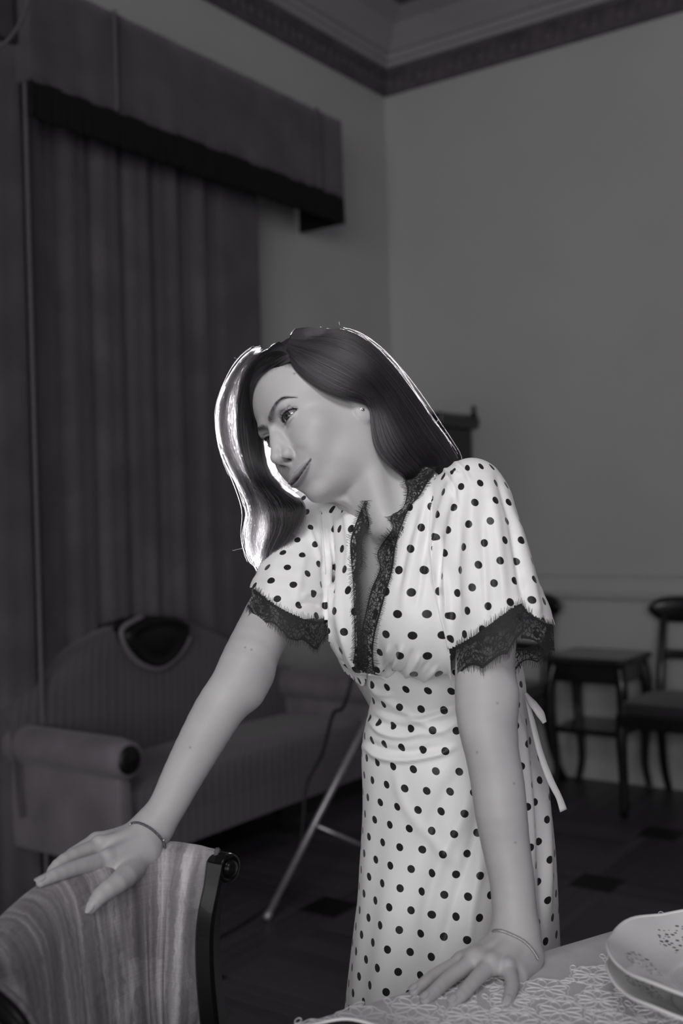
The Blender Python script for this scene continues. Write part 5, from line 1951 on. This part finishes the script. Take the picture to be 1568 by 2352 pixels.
def lace_material():
    m = NT('black_lace')
    uv = m.coord('UV')
    vor = m.n('ShaderNodeTexVoronoi', feature='DISTANCE_TO_EDGE', i_Scale=190.0)
    m.l(uv, vor.inputs['Vector'])
    vor2 = m.n('ShaderNodeTexVoronoi', feature='F1', i_Scale=75.0)
    m.l(uv, vor2.inputs['Vector'])
    flower = m.math('LESS_THAN', m.math('ABSOLUTE', m.math('SUBTRACT', m.math('MULTIPLY', vor2.outputs['Distance'], 1.0), 0.40)), 0.07)
    centre = m.math('LESS_THAN', vor2.outputs['Distance'], 0.12)
    net = m.math('LESS_THAN', vor.outputs['Distance'], 0.085)
    sp = m.n('ShaderNodeSeparateXYZ')
    att = m.n('ShaderNodeAttribute', attribute_name='edge')
    edge = m.math('GREATER_THAN', att.outputs['Fac'], 0.80)
    solid = m.math('MAXIMUM', m.math('MAXIMUM', net, flower), m.math('MAXIMUM', centre, edge))
    m.set(Base_Color=g(0.012, 0.8), Roughness=0.75)
    haze = m.math('MAXIMUM', solid, 0.46)
    tr = m.n('ShaderNodeBsdfTransparent')
    mx = m.n('ShaderNodeMixShader')
    m.l(haze, mx.inputs[0]); m.l(tr.outputs[0], mx.inputs[1]); m.l(m.b.outputs[0], mx.inputs[2])
    m.l(mx.outputs[0], m.out.inputs[0])
    return m.m


LACE = lace_material()
LACE_THREAD = simple_mat('lace_thread', 0.012, 0.8, 0.8, 0.1)


def curves_object(name, strands, radii, mat, parent):
    """strands: list of (n,3) arrays; radii: list of (n,) arrays -> hair curves"""
    cd = bpy.data.hair_curves.new(name)
    cd.add_curves([len(s) for s in strands])
    pos = np.concatenate(strands).astype(np.float32)
    cd.points.foreach_set('position', pos.ravel())
    rad = np.concatenate(radii).astype(np.float32)
    at = cd.attributes.get('radius') or cd.attributes.new('radius', 'FLOAT', 'POINT')
    at.data.foreach_set('value', rad)
    cd.materials.append(mat)
    o = bpy.data.objects.new(name, cd)
    COL.objects.link(o)
    o.parent = parent
    return o


FRINGE = []


def lace_strip(a, b, depth_fn, n=110, m=9, scallop=None, fringe=(True, True), flen=0.0075):
    """lace between two pixel polylines a (inner) and b (outer), lying on the surface depth_fn gives"""
    A_, B_ = smooth_path(a, n), smooth_path(b, n)
    if scallop is not None:
        amp, per = scallop
        L = np.r_[0, np.cumsum(np.linalg.norm(np.diff(A_, axis=0), axis=1))]
        dirn = A_ - B_
        dirn /= np.linalg.norm(dirn, axis=1, keepdims=True)
        A_ = A_ + dirn * (amp * (np.abs(np.sin(np.pi * L / per)) ** 0.8 * -1 + 0.55))[:, None]
    t = np.linspace(0, 1, m)
    px = A_[:, None, 0] * (1 - t) + B_[:, None, 0] * t
    py = A_[:, None, 1] * (1 - t) + B_[:, None, 1] * t
    d = depth_fn(px, py)
    for j in range(m): d[:, j] = fill_nan(d[:, j])
    k = np.ones(7) / 7
    for j in range(m): d[:, j] = np.minimum(d[:, j], np.convolve(np.pad(d[:, j], 3, 'edge'), k, 'valid'))
    V = P(px, py, d)
    idx = np.arange(n * m).reshape(n, m)
    Q = np.stack([idx[:-1, :-1], idx[1:, :-1], idx[1:, 1:], idx[:-1, 1:]], -1).reshape(-1, 4)
    al = np.r_[0, np.cumsum(np.linalg.norm(np.diff(V[:, m // 2], axis=0), axis=1))]
    wd = np.linalg.norm(V[:, -1] - V[:, 0], axis=1)
    uv = np.stack([np.repeat(al, m), (wd[:, None] * t).ravel()], 1)
    o = link_mesh('lace_trim', V.reshape(-1, 3), Q.astype(np.int32), LACE, dress, True, uv)
    ed = np.tile(np.abs(2 * t - 1), n).astype(np.float32)
    at = o.data.attributes.new('edge', 'FLOAT', 'POINT')
    at.data.foreach_set('value', ed)
    # eyelash fringe
    for side, on in ((0, fringe[0]), (-1, fringe[1])):
        if not on: continue
        e = V[:, side]
        outw = V[:, side] - V[:, m // 2]
        outw /= np.linalg.norm(outw, axis=1, keepdims=True) + 1e-9
        L = np.r_[0, np.cumsum(np.linalg.norm(np.diff(e, axis=0), axis=1))]
        for s in np.arange(0, L[-1], 0.0024):
            s2 = s + rng.uniform(-0.0006, 0.0006)
            c = np.array([np.interp(s2, L, e[:, k_]) for k_ in range(3)])
            w = np.array([np.interp(s2, L, outw[:, k_]) for k_ in range(3)])
            ln = flen * rng.uniform(0.55, 1.15)
            bend = rng.normal(0, 0.25, 3)
            tt = np.linspace(0, 1, 4)[:, None]
            FRINGE.append(c + w * ln * tt + bend * ln * 0.35 * tt ** 2 - FV * 0.0006 * tt)
    return o


lace_strip(NECK_R_IN, NECK_R_OUT, lambda x, y: surf_hit(x, y, 0.0022))
lace_strip(NECK_L_IN, NECK_L_OUT, lambda x, y: surf_hit(x, y, 0.0022))


def sleeve_depth(fn, arm, off, fallback):
    def f(px, py):
        a = ray_hit(px, py, lambda p: fn(p), 1.2, 1.7)
        return np.where(np.isnan(a), np.nan, a) - off
    return f


# sleeve hems: upper edge on the cloth, scalloped lower edge hanging free
lace_strip([(1050, 1560), (1062, 1545), (1095, 1530), (1130, 1524), (1160, 1500), (1190, 1470), (1203, 1448)], [(1047, 1486), (1062, 1476), (1095, 1456), (1130, 1430), (1165, 1405), (1190, 1389), (1199, 1386)],
           sleeve_depth(sleeve_l_sdf, None, 0.003, 1.34), 90, 9, (16, 68), (True, True), 0.009)
lace_strip([(1196, 1462), (1210, 1470), (1235, 1480), (1255, 1492), (1274, 1500)], [(1200, 1392), (1212, 1406), (1232, 1420), (1250, 1430), (1270, 1438)],
           sleeve_depth(sleeve_l_sdf, None, 0.0025, 1.36), 60, 9, (10, 60), (False, True), 0.009)
lace_strip([(1183, 1535), (1205, 1522), (1230, 1518), (1250, 1510), (1272, 1490)], [(1180, 1492), (1205, 1488), (1230, 1480), (1250, 1474), (1272, 1470)],
           lambda x, y: np.full(x.shape, 1.452), 60, 7, (10, 55), (True, False), 0.009)
lace_strip([(568, 1390), (590, 1430), (615, 1432), (645, 1445), (662, 1470), (690, 1470), (722, 1490), (745, 1468), (756, 1455)], [(582, 1352), (605, 1372), (630, 1390), (650, 1402), (668, 1412), (690, 1420), (720, 1426), (742, 1428), (754, 1426)],
           sleeve_depth(sleeve_r_sdf, None, 0.003, 1.45), 100, 9, (8, 52), (True, True), 0.008)
fr_o = curves_object('lace_fringe', FRINGE, [np.linspace(0.00035, 0.00015, 4)] * len(FRINGE), LACE_THREAD, dress)
fr_o['kind'] = 'stuff'

# ------------------------------------------------------------------ hair
def hair_material(name, c_, rough):
    m = NT(name)
    m.t.nodes.remove(m.b)
    h = m.n('ShaderNodeBsdfHairPrincipled')
    h.parametrization = 'COLOR'
    h.inputs['Color'].default_value = (*g(c_, 0.6), 1)
    h.inputs['Roughness'].default_value = rough
    h.inputs['Radial Roughness'].default_value = 0.45
    m.l(h.outputs[0], m.out.inputs[0])
    return m.m


HAIR = hair_material('dark_hair', 0.013, 0.32)
HAIR_GLOW = hair_material('hair_backlit_glow', 0.22, 0.30)  # paler colour paints in the backlight glow, besides some lighter ends
HAIR_IN = simple_mat('hair_mass', 0.012, 0.6, 0.8, 0.3, 90)


def guide(pts, n=30):
    return smooth_path(np.asarray(pts, float), n)


NEAR = [guide(q_) for q_ in (
    [(652, 800, 1.498), (670, 833, 1.480), (705, 864, 1.470), (745, 891, 1.464), (785, 908, 1.464), (815, 917, 1.468), (843, 924, 1.476), (852, 948, 1.480), (855, 985, 1.474), (864, 1025, 1.470), (893, 1064, 1.470), (930, 1094, 1.482), (960, 1135, 1.53)],
    [(654, 796, 1.497), (692, 826, 1.473), (740, 856, 1.462), (795, 883, 1.460), (840, 905, 1.468), (868, 948, 1.478), (884, 1005, 1.472), (912, 1052, 1.474), (950, 1090, 1.490), (982, 1130, 1.54)],
    [(658, 790, 1.500), (720, 806, 1.476), (780, 830, 1.465), (835, 865, 1.466), (880, 915, 1.482), (914, 975, 1.492), (946, 1030, 1.502), (980, 1074, 1.525), (1002, 1120, 1.57)],
    [(668, 780, 1.515), (745, 784, 1.492), (805, 804, 1.482), (860, 843, 1.484), (905, 898, 1.500), (945, 958, 1.518), (984, 1018, 1.540), (1018, 1064, 1.570), (1030, 1110, 1.62)],
    [(685, 772, 1.550), (750, 760, 1.540), (802, 767, 1.538), (852, 797, 1.542), (901, 846, 1.552), (948, 908, 1.570), (994, 977, 1.595), (1034, 1036, 1.618), (1050, 1066, 1.63), (1056, 1105, 1.64)],
    [(700, 770, 1.590), (752, 758, 1.590), (802, 764, 1.594), (851, 794, 1.598), (899, 845, 1.606), (946, 907, 1.620), (992, 976, 1.640), (1032, 1036, 1.655), (1048, 1066, 1.66), (1054, 1105, 1.665)])]
FAR = [guide(q_) for q_ in (
    [(664, 818, 1.482), (642, 832, 1.486), (613, 850, 1.497), (595, 880, 1.515), (588, 930, 1.536), (591, 985, 1.556), (600, 1040, 1.568), (612, 1085, 1.573), (640, 1118, 1.552), (675, 1142, 1.525), (696, 1165, 1.500), (690, 1195, 1.501)],
    [(650, 799, 1.497), (622, 818, 1.503), (600, 850, 1.512), (588, 900, 1.530), (590, 960, 1.552), (598, 1020, 1.566), (606, 1072, 1.572), (624, 1118, 1.552), (662, 1150, 1.518), (690, 1172, 1.501), (682, 1210, 1.502), (652, 1255, 1.505)],
    [(648, 797, 1.505), (608, 818, 1.522), (581, 865, 1.545), (571, 930, 1.570), (574, 1000, 1.584), (585, 1060, 1.588), (608, 1115, 1.565), (645, 1160, 1.511), (656, 1205, 1.504), (632, 1260, 1.507), (614, 1290, 1.509)],
    [(646, 795, 1.515), (597, 814, 1.542), (562, 862, 1.568), (546, 930, 1.590), (547, 1000, 1.604), (560, 1060, 1.608), (582, 1110, 1.584), (613, 1160, 1.515), (622, 1210, 1.508), (605, 1255, 1.509), (600, 1296, 1.510)],
    [(645, 792, 1.528), (591, 805, 1.560), (549, 850, 1.586), (523, 910, 1.604), (517, 965, 1.616), (526, 1030, 1.622), (549, 1085, 1.620), (573, 1130, 1.563), (592, 1180, 1.511), (584, 1230, 1.512), (590, 1278, 1.511), (606, 1300, 1.509)],
    [(645, 789, 1.55), (596, 798, 1.580), (549, 838, 1.604), (516, 905, 1.622), (504, 960, 1.634), (515, 1030, 1.640), (543, 1085, 1.634), (563, 1120, 1.587), (581, 1170, 1.512), (575, 1225, 1.512), (584, 1272, 1.512), (603, 1298, 1.510)])]
BACK = [guide(q_) for q_ in (
    [(660, 800, 1.60), (606, 818, 1.615), (560, 900, 1.640), (566, 980, 1.652), (592, 1050, 1.655), (620, 1110, 1.65), (645, 1160, 1.64), (640, 1220, 1.62), (620, 1265, 1.60)],
    [(672, 800, 1.62), (640, 830, 1.640), (615, 900, 1.660), (622, 980, 1.662), (636, 1050, 1.662), (650, 1110, 1.655), (672, 1160, 1.645), (664, 1215, 1.625), (640, 1250, 1.61)],
    [(700, 800, 1.64), (680, 860, 1.665), (660, 950, 1.675), (662, 1040, 1.67), (672, 1110, 1.66), (690, 1160, 1.65), (682, 1200, 1.635), (665, 1230, 1.62)])]


ROOTS = [guide(q_) for q_ in (
    [(668, 829, 1.482), (656, 812, 1.484), (628, 808, 1.500), (592, 830, 1.530), (566, 870, 1.560), (556, 930, 1.585)],
    [(643, 841, 1.488), (624, 831, 1.496), (598, 843, 1.515), (576, 875, 1.540), (566, 925, 1.565), (566, 985, 1.585)],
    [(619, 851, 1.500), (604, 852, 1.508), (588, 872, 1.525), (577, 908, 1.545), (573, 955, 1.565), (577, 1010, 1.580)],
    [(602, 866, 1.510), (593, 876, 1.518), (585, 900, 1.533), (580, 935, 1.550), (580, 985, 1.566), (588, 1040, 1.578)])]
EDGE = [guide(q_) for q_ in (
    [(658, 806, 1.492), (672, 842, 1.478), (700, 872, 1.470), (738, 897, 1.466), (776, 912, 1.466), (808, 920, 1.470), (838, 925, 1.478), (854, 942, 1.482), (858, 985, 1.474)],
    [(660, 800, 1.490), (684, 836, 1.474), (720, 866, 1.466), (760, 890, 1.462), (800, 902, 1.462), (832, 911, 1.468), (856, 930, 1.484), (864, 962, 1.476), (870, 1000, 1.472)])]


def sheet(guides, w, t):
    """position (px,py,d) at lateral w (array) and along t (array): w,t in 0..1"""
    G = np.array(guides)
    m = len(G)
    dense_w = smooth_path(G.reshape(m, -1), 8 * (m - 1) + 1).reshape(-1, G.shape[1], 3)
    fi = w * (len(dense_w) - 1)
    i0 = np.minimum(fi.astype(int), len(dense_w) - 2)
    f = (fi - i0)[:, None, None]
    A = dense_w[i0] * (1 - f) + dense_w[i0 + 1] * f           # strands x guide pts x 3
    tn = np.linspace(0, 1, G.shape[1])
    out = np.empty((len(w), len(t), 3))
    k = t * (G.shape[1] - 1)
    k0 = np.minimum(k.astype(int), G.shape[1] - 2)
    ff = (k - k0)[None, :, None]
    out = A[:, k0] * (1 - ff) + A[:, k0 + 1] * ff
    return out


def skull_clear(P3, off):
    """push hair out of the head"""
    sh = P3.shape
    p = P3.reshape(-1, 3).astype(np.float32)
    h = to_head(p)
    c = np.array([0, 22, -78], np.float32)
    near = np.linalg.norm(h - c, axis=1) < 118
    d = np.full(len(p), 1.0, np.float32)
    if near.any():
        pp = p[near]
        hh = to_head(pp)
        yy = hh[:, 1]
        zf = np.interp(yy, _HT[:, 0], _HT[:, 1]); w = np.interp(yy, _HT[:, 0], _HT[:, 2]); zb = np.interp(yy, _HT[:, 0], _HT[:, 3]); zc = np.interp(yy, _HT[:, 0], _HT[:, 4])
        dz = hh[:, 2] - zc
        a = np.where(dz > 0, zf - zc, zc - zb)
        e = np.sqrt((hh[:, 0] / w) ** 2 + (dz / np.maximum(a, 1)) ** 2)
        d[near] = (e - 1) * np.minimum(w, a) * HEAD_S
    push = np.clip(off - d, 0, 0.02) * (d > -0.012)
    dirn = HEAD_R @ np.array([0, 0, 1.0]) * 0
    out = p.astype(float)
    cen = head_pt(0, 22, -78)
    v = out - cen
    v /= np.linalg.norm(v, axis=1, keepdims=True) + 1e-9
    out += v * push[:, None] * near[:, None]
    return out.reshape(sh)


def strands(guides, count, thick, n=26, clump=40, jit=0.0016, wave=0.0, tipshort=0.12, off=0.004, seed=1, wbias=1.0, spread=0.0):
    r = np.random.default_rng(seed)
    w = r.uniform(0, 1, count) ** wbias
    cl = np.round(w * clump) / clump
    cw = w + (cl - w) * 0.0
    t = np.linspace(0, 1, n)
    base = sheet(guides, w, t)
    target = sheet(guides, np.clip(cl + 0.3 / clump * np.sin(cl * 97), 0, 1), t)
    k = 0.55 * t ** 1.2
    S = base * (1 - k[None, :, None]) + target * k[None, :, None]
    W = P(S[..., 0], S[..., 1], S[..., 2])
    # depth offset and jitter that grows along the strand
    th = thick * r.uniform(0, 1, count) * r.choice([0.35, 1.0], count)
    W += th[:, None, None] * FV * np.linspace(0.6, 1.0, n)[None, :, None]
    j = r.normal(0, jit, (count, 1, 3)) * (0.35 + t[None, :, None])
    W += j
    ph = r.uniform(0, 6.28, (count, 1))
    amp = wave * r.uniform(0.3, 1.6, (count, 1)) * t[None] ** 1.3
    W += (amp * np.sin(t[None] * r.uniform(9, 16, (count, 1)) + ph))[..., None] * RV + (amp * np.cos(t[None] * r.uniform(8, 14, (count, 1)) + ph))[..., None] * UV_ * 0.5
    # some strands end early
    endt = 1 - r.uniform(0, tipshort, count)
    idx = np.linspace(0, 1, n)[None] * endt[:, None] * (n - 1)
    i0 = np.minimum(idx.astype(int), n - 2)
    f = (idx - i0)[..., None]
    ar = np.arange(count)[:, None]
    W = W[ar, i0] * (1 - f) + W[ar, i0 + 1] * f
    return skull_clear(W, off)


STR = []
STR += list(strands(NEAR, 15000, 0.010, seed=1, clump=60, jit=0.0011, tipshort=0.05, off=0.0035))
STR += list(strands(ROOTS, 2400, 0.006, seed=31, clump=40, jit=0.0012, tipshort=0.3, off=0.003))
STR += list(strands(EDGE, 520, 0.003, seed=33, clump=26, jit=0.0014, tipshort=0.35, off=0.0025, wbias=0.6))
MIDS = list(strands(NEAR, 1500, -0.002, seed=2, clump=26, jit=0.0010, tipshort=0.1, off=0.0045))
STR += list(strands(FAR[:4], 2600, 0.012, seed=3, clump=40, jit=0.0022, wave=0.0012, tipshort=0.14, off=0.004))
STR += list(s_[3:] for s_ in strands(FAR[3:], 160, 0.008, seed=13, clump=30, jit=0.0022, wave=0.0014, tipshort=0.3, off=0.004))
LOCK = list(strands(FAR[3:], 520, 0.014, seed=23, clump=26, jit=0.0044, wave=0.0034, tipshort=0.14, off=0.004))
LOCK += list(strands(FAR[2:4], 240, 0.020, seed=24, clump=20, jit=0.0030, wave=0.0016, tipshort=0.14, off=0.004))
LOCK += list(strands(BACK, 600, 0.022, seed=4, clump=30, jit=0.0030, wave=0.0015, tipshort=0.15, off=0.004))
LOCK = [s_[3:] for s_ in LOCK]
# flyaways along the outline
FLY = []
for gd, cnt, sd in ((FAR[4:], 130, 5), (FAR[3:], 70, 9), (NEAR[4:], 60, 6)):
    q_ = strands(gd, cnt, 0.01, seed=sd, clump=80, jit=0.0055, wave=0.005, tipshort=0.6, off=0.006)
    FLY += [s_[5:] for s_ in q_]
r6 = np.random.default_rng(21)
for _ in range(34):          # short stray ends at the outline
    gd = NEAR[4] if r6.random() < 0.45 else FAR[5]
    a = gd[r6.integers(3, 28)]
    b = gd[2] - gd[0]
    p0 = P(a[0], a[1], a[2] + r6.uniform(0, 0.02))
    outd = p0 - head_pt(0, 0, -80)
    outd /= np.linalg.norm(outd)
    dr = outd * r6.uniform(0.3, 1) + r6.normal(0, 0.5, 3)
    L = r6.uniform(0.005, 0.016)
    t_ = np.linspace(0, 1, 8)[:, None]
    FLY.append(p0 + dr * L * t_ + r6.normal(0, 0.5, 3) * L * t_ ** 2)
rad = [np.interp(np.linspace(0, 1, len(s_)), [0, 0.7, 1], [0.00016, 0.00014, 0.00006]) for s_ in STR]
rad += [np.interp(np.linspace(0, 1, len(s_)), [0, 0.7, 1], [0.00008, 0.00007, 0.00004]) for s_ in FLY]
lock_r = [np.interp(np.linspace(0, 1, len(s_)), [0, 0.7, 1], [0.00015, 0.00013, 0.00006]) for s_ in LOCK]
hair = curves_object('hair', STR + FLY, rad, HAIR, person)
tag(hair, 'long dark hair parted at the side and falling past the shoulders', kind='stuff')

lock = curves_object('backlit_lock', LOCK, lock_r, HAIR_GLOW, hair)
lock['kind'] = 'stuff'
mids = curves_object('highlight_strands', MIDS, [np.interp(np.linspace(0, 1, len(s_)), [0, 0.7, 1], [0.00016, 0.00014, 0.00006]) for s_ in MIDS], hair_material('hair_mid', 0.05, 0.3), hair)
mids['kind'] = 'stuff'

# the body of hair under the outer strands
tt = np.linspace(0, 1, 40)
ww = np.linspace(0.0, 1, 36)
S_ = sheet(NEAR, ww, tt)
S_[..., 2] += 0.011
V_ = P(S_[..., 0], S_[..., 1], S_[..., 2])
mb = MB()
mb.loft(V_, closed=False)
o = mb.build('hair_mass', HAIR_IN, hair)
sd_ = o.modifiers.new('thick', 'SOLIDIFY')
sd_.thickness = 0.006

# lashes and brow hairs
LASH = []
for side in (1, -1):
    for k in range(46):
        x_ = 19 + 27.5 * k / 45 + rng.uniform(-0.3, 0.3)
        uy, _ = lid_curves(np.array([x_]))
        q0 = np.array([x_, uy[0], 0.0])
        z_ = EYE_C[2] + math.sqrt(max((EYE_R + 1.3) ** 2 - (x_ - EYE_C[0]) ** 2 - (uy[0] - EYE_C[1]) ** 2, 4))
        q0[2] = z_
        L = np.interp(x_, [18, 30, 42, 47], [4.0, 6.0, 6.5, 5.0]) * rng.uniform(0.6, 1.1)
        sx = np.interp(x_, [18, 32, 47], [-0.25, 0.1, 0.65]) + rng.uniform(-0.12, 0.12)
        t_ = np.linspace(0, 1, 7)[:, None]
        pts = q0 + t_ * L * np.array([sx, -0.05, 0.98]) + t_ ** 2 * L * np.array([0.05, 0.55, -0.15])
        pts[:, 0] *= side
        LASH.append(head_pts(pts))
    for k in range(22):
        x_ = 26 + 19 * k / 21
        _, ly = lid_curves(np.array([x_]))
        z_ = EYE_C[2] + math.sqrt(max((EYE_R + 1.3) ** 2 - (x_ - EYE_C[0]) ** 2 - (ly[0] - EYE_C[1]) ** 2, 4))
        t_ = np.linspace(0, 1, 5)[:, None]
        pts = np.array([x_, ly[0], z_]) + t_ * 3.2 * np.array([0.2, -0.45, 0.8])
        pts[:, 0] *= side
        LASH.append(head_pts(pts))
LASHM = simple_mat('lash', 0.008, 0.6, 0.6, 0.2)
curves_object('eyelashes', LASH, [np.linspace(0.00022, 0.00006, len(s_)) for s_ in LASH], LASHM, person)
BR = []
for side in (1, -1):
    bp = smooth_path(BROW, 200)
    for k in range(110):
        u_ = rng.uniform(0.04, 0.985)
        i_ = int(u_ * 198)
        c_ = bp[i_]; d_ = bp[i_ + 1] - bp[i_]; d_ /= np.linalg.norm(d_)
        n_ = np.array([-d_[1], d_[0]])
        wd = np.interp(u_, [0, 0.12, 0.5, 0.75, 1], [2.2, 2.7, 2.2, 1.4, 0.4])
        s0 = rng.uniform(-1, 1) * wd
        ang_ = np.interp(u_, [0, 0.2, 0.6, 1], [1.1, 0.7, 0.2, -0.1]) - 0.25 * s0 / wd
        L = rng.uniform(3.5, 6.0) * np.interp(u_, [0, 0.8, 1], [1, 0.9, 0.6])
        pts2 = [c_ + n_ * s0 + (d_ * math.cos(ang_) + n_ * math.sin(ang_)) * L * q2 for q2 in np.linspace(0, 1, 4)]
        BR.append((side, np.array(pts2)))
xy = np.concatenate([b_[1] for b_ in BR])
zz = np.full(len(xy), np.nan)
zs = np.linspace(20, -40, 90)
pw = np.stack([np.repeat(xy[:, 0], 90), np.repeat(xy[:, 1], 90), np.tile(zs, len(xy))], 1)
vv = head_sdf(head_pts(pw).astype(np.float32)).reshape(len(xy), 90)
zz = zs[np.argmax(vv < 0.0002, axis=1)] + 0.5
BRS = []
for i_, (side, p2) in enumerate(BR):
    z3 = zz[i_ * 4:i_ * 4 + 4]
    BRS.append(head_pts(np.stack([p2[:, 0] * side, p2[:, 1], z3 + np.linspace(0, 0.5, 4)], 1)))
curves_object('eyebrows', BRS, [np.linspace(0.00010, 0.00004, 4)] * len(BRS), LASHM, person)

# ------------------------------------------------------------------ jewellery
SILVER = simple_mat('silver', 0.55, 0.22, 0.1, 0.15, 300, 0.5, 0, 0.9)
SILVER_DARK = simple_mat('dark_silver', 0.16, 0.3, 0.4, 0.3, 300, 0.5, 0, 0.9)


def chain_band(name, pts, r, mat, extra=None):
    pts = smooth_path(pts, 260)
    t, N, B = frames(pts)
    ph = np.arange(260) * 1.35
    a = pts + (np.cos(ph)[:, None] * N + np.sin(ph)[:, None] * B) * r * 0.8
    b = pts - (np.cos(ph)[:, None] * N + np.sin(ph)[:, None] * B) * r * 0.8
    mb = MB().tube(a, r, 5).tube(b, r, 5)
    return mb.build(name, mat, person)


def around(fn, pix, off, back_d, n_back=6):
    """bracelet loop: front points lie on the skin seen at the given pixels, then back round the wrist"""
    pix = np.asarray(pix, float)
    d = fill_nan(ray_hit(pix[:, 0], pix[:, 1], fn, 1.15, 1.45)) - off
    fr = P(pix[:, 0], pix[:, 1], d)
    a, b = fr[-1], fr[0]
    bk = [a * (1 - q) + b * q + FV * back_d * math.sin(math.pi * q) for q in np.linspace(0, 1, n_back + 2)[1:-1]]
    return np.vstack([fr, bk, fr[:1]])


bl = around(arm_l_sdf, [(1131, 2139), (1140, 2137), (1156, 2139), (1175, 2147), (1195, 2157), (1212, 2170), (1226, 2187), (1234, 2202)], 0.0012, 0.05)
chain_band('bracelet', bl, 0.0010, SILVER)
cl_p = P(1236, 2206, 1.272)
for k in range(3):
    q = np.linspace(0, 2 * np.pi, 18)
    c_ = cl_p + np.array([0.0005 * k, 0.0, -0.0045 * k])
    MB().tube(np.stack([c_[0] + 0.0022 * np.cos(q), c_[1] + 0.001 * np.sin(2 * q) * 0, c_[2] + 0.0036 * np.sin(q)], 1) if k % 2 == 0 else np.stack([c_[0] + 0 * q, c_[1] + 0.002 * np.cos(q), c_[2] + 0.0036 * np.sin(q)], 1), 0.0008, 6).build('bracelet_clasp', SILVER, person)
br_ = around(arm_r_sdf, [(299, 1893), (306, 1890), (318, 1890), (334, 1896), (350, 1906), (364, 1919), (375, 1934), (379, 1946)], 0.0012, 0.045)
chain_band('bracelet', br_, 0.0009, SILVER_DARK)
for px_, py_ in ((299, 1893), (376, 1930)):
    d_ = fill_nan(ray_hit(np.array([px_, px_ + 2.0]), np.array([py_, py_]), arm_r_sdf, 1.15, 1.45))[0] - 0.003
    c_ = P(px_, py_, d_)
    MB().loft(lathe([(0.0001, 0.0018), (0.0013, 0.0012), (0.0018, 0.0), (0.0013, -0.0012), (0.0001, -0.0018)], 10) + c_).build('bracelet_bead', SILVER, person)
# ear stud with a clear stone
ed = ray_hit(np.array([832.0]), np.array([941.0]), head_sdf, 1.35, 1.6)
ed = 1.47 if np.isnan(ed[0]) else ed[0]
ec_ = P(832, 941, ed - 0.0035)
en = CAM - ec_; en /= np.linalg.norm(en)
e1 = np.cross(en, [0, 0, 1.0]); e1 /= np.linalg.norm(e1); e2 = np.cross(en, e1)
rr = lathe([(0.0001, 0.0022), (0.0014, 0.0018), (0.0022, 0.0008), (0.0030, 0.0006), (0.0032, -0.0006), (0.0028, -0.001)], 12)
MB().loft(ec_ + rr[..., 0:1] * e1 + rr[..., 1:2] * e2 + rr[..., 2:3] * en).build('ear_stud', SILVER, person, False)
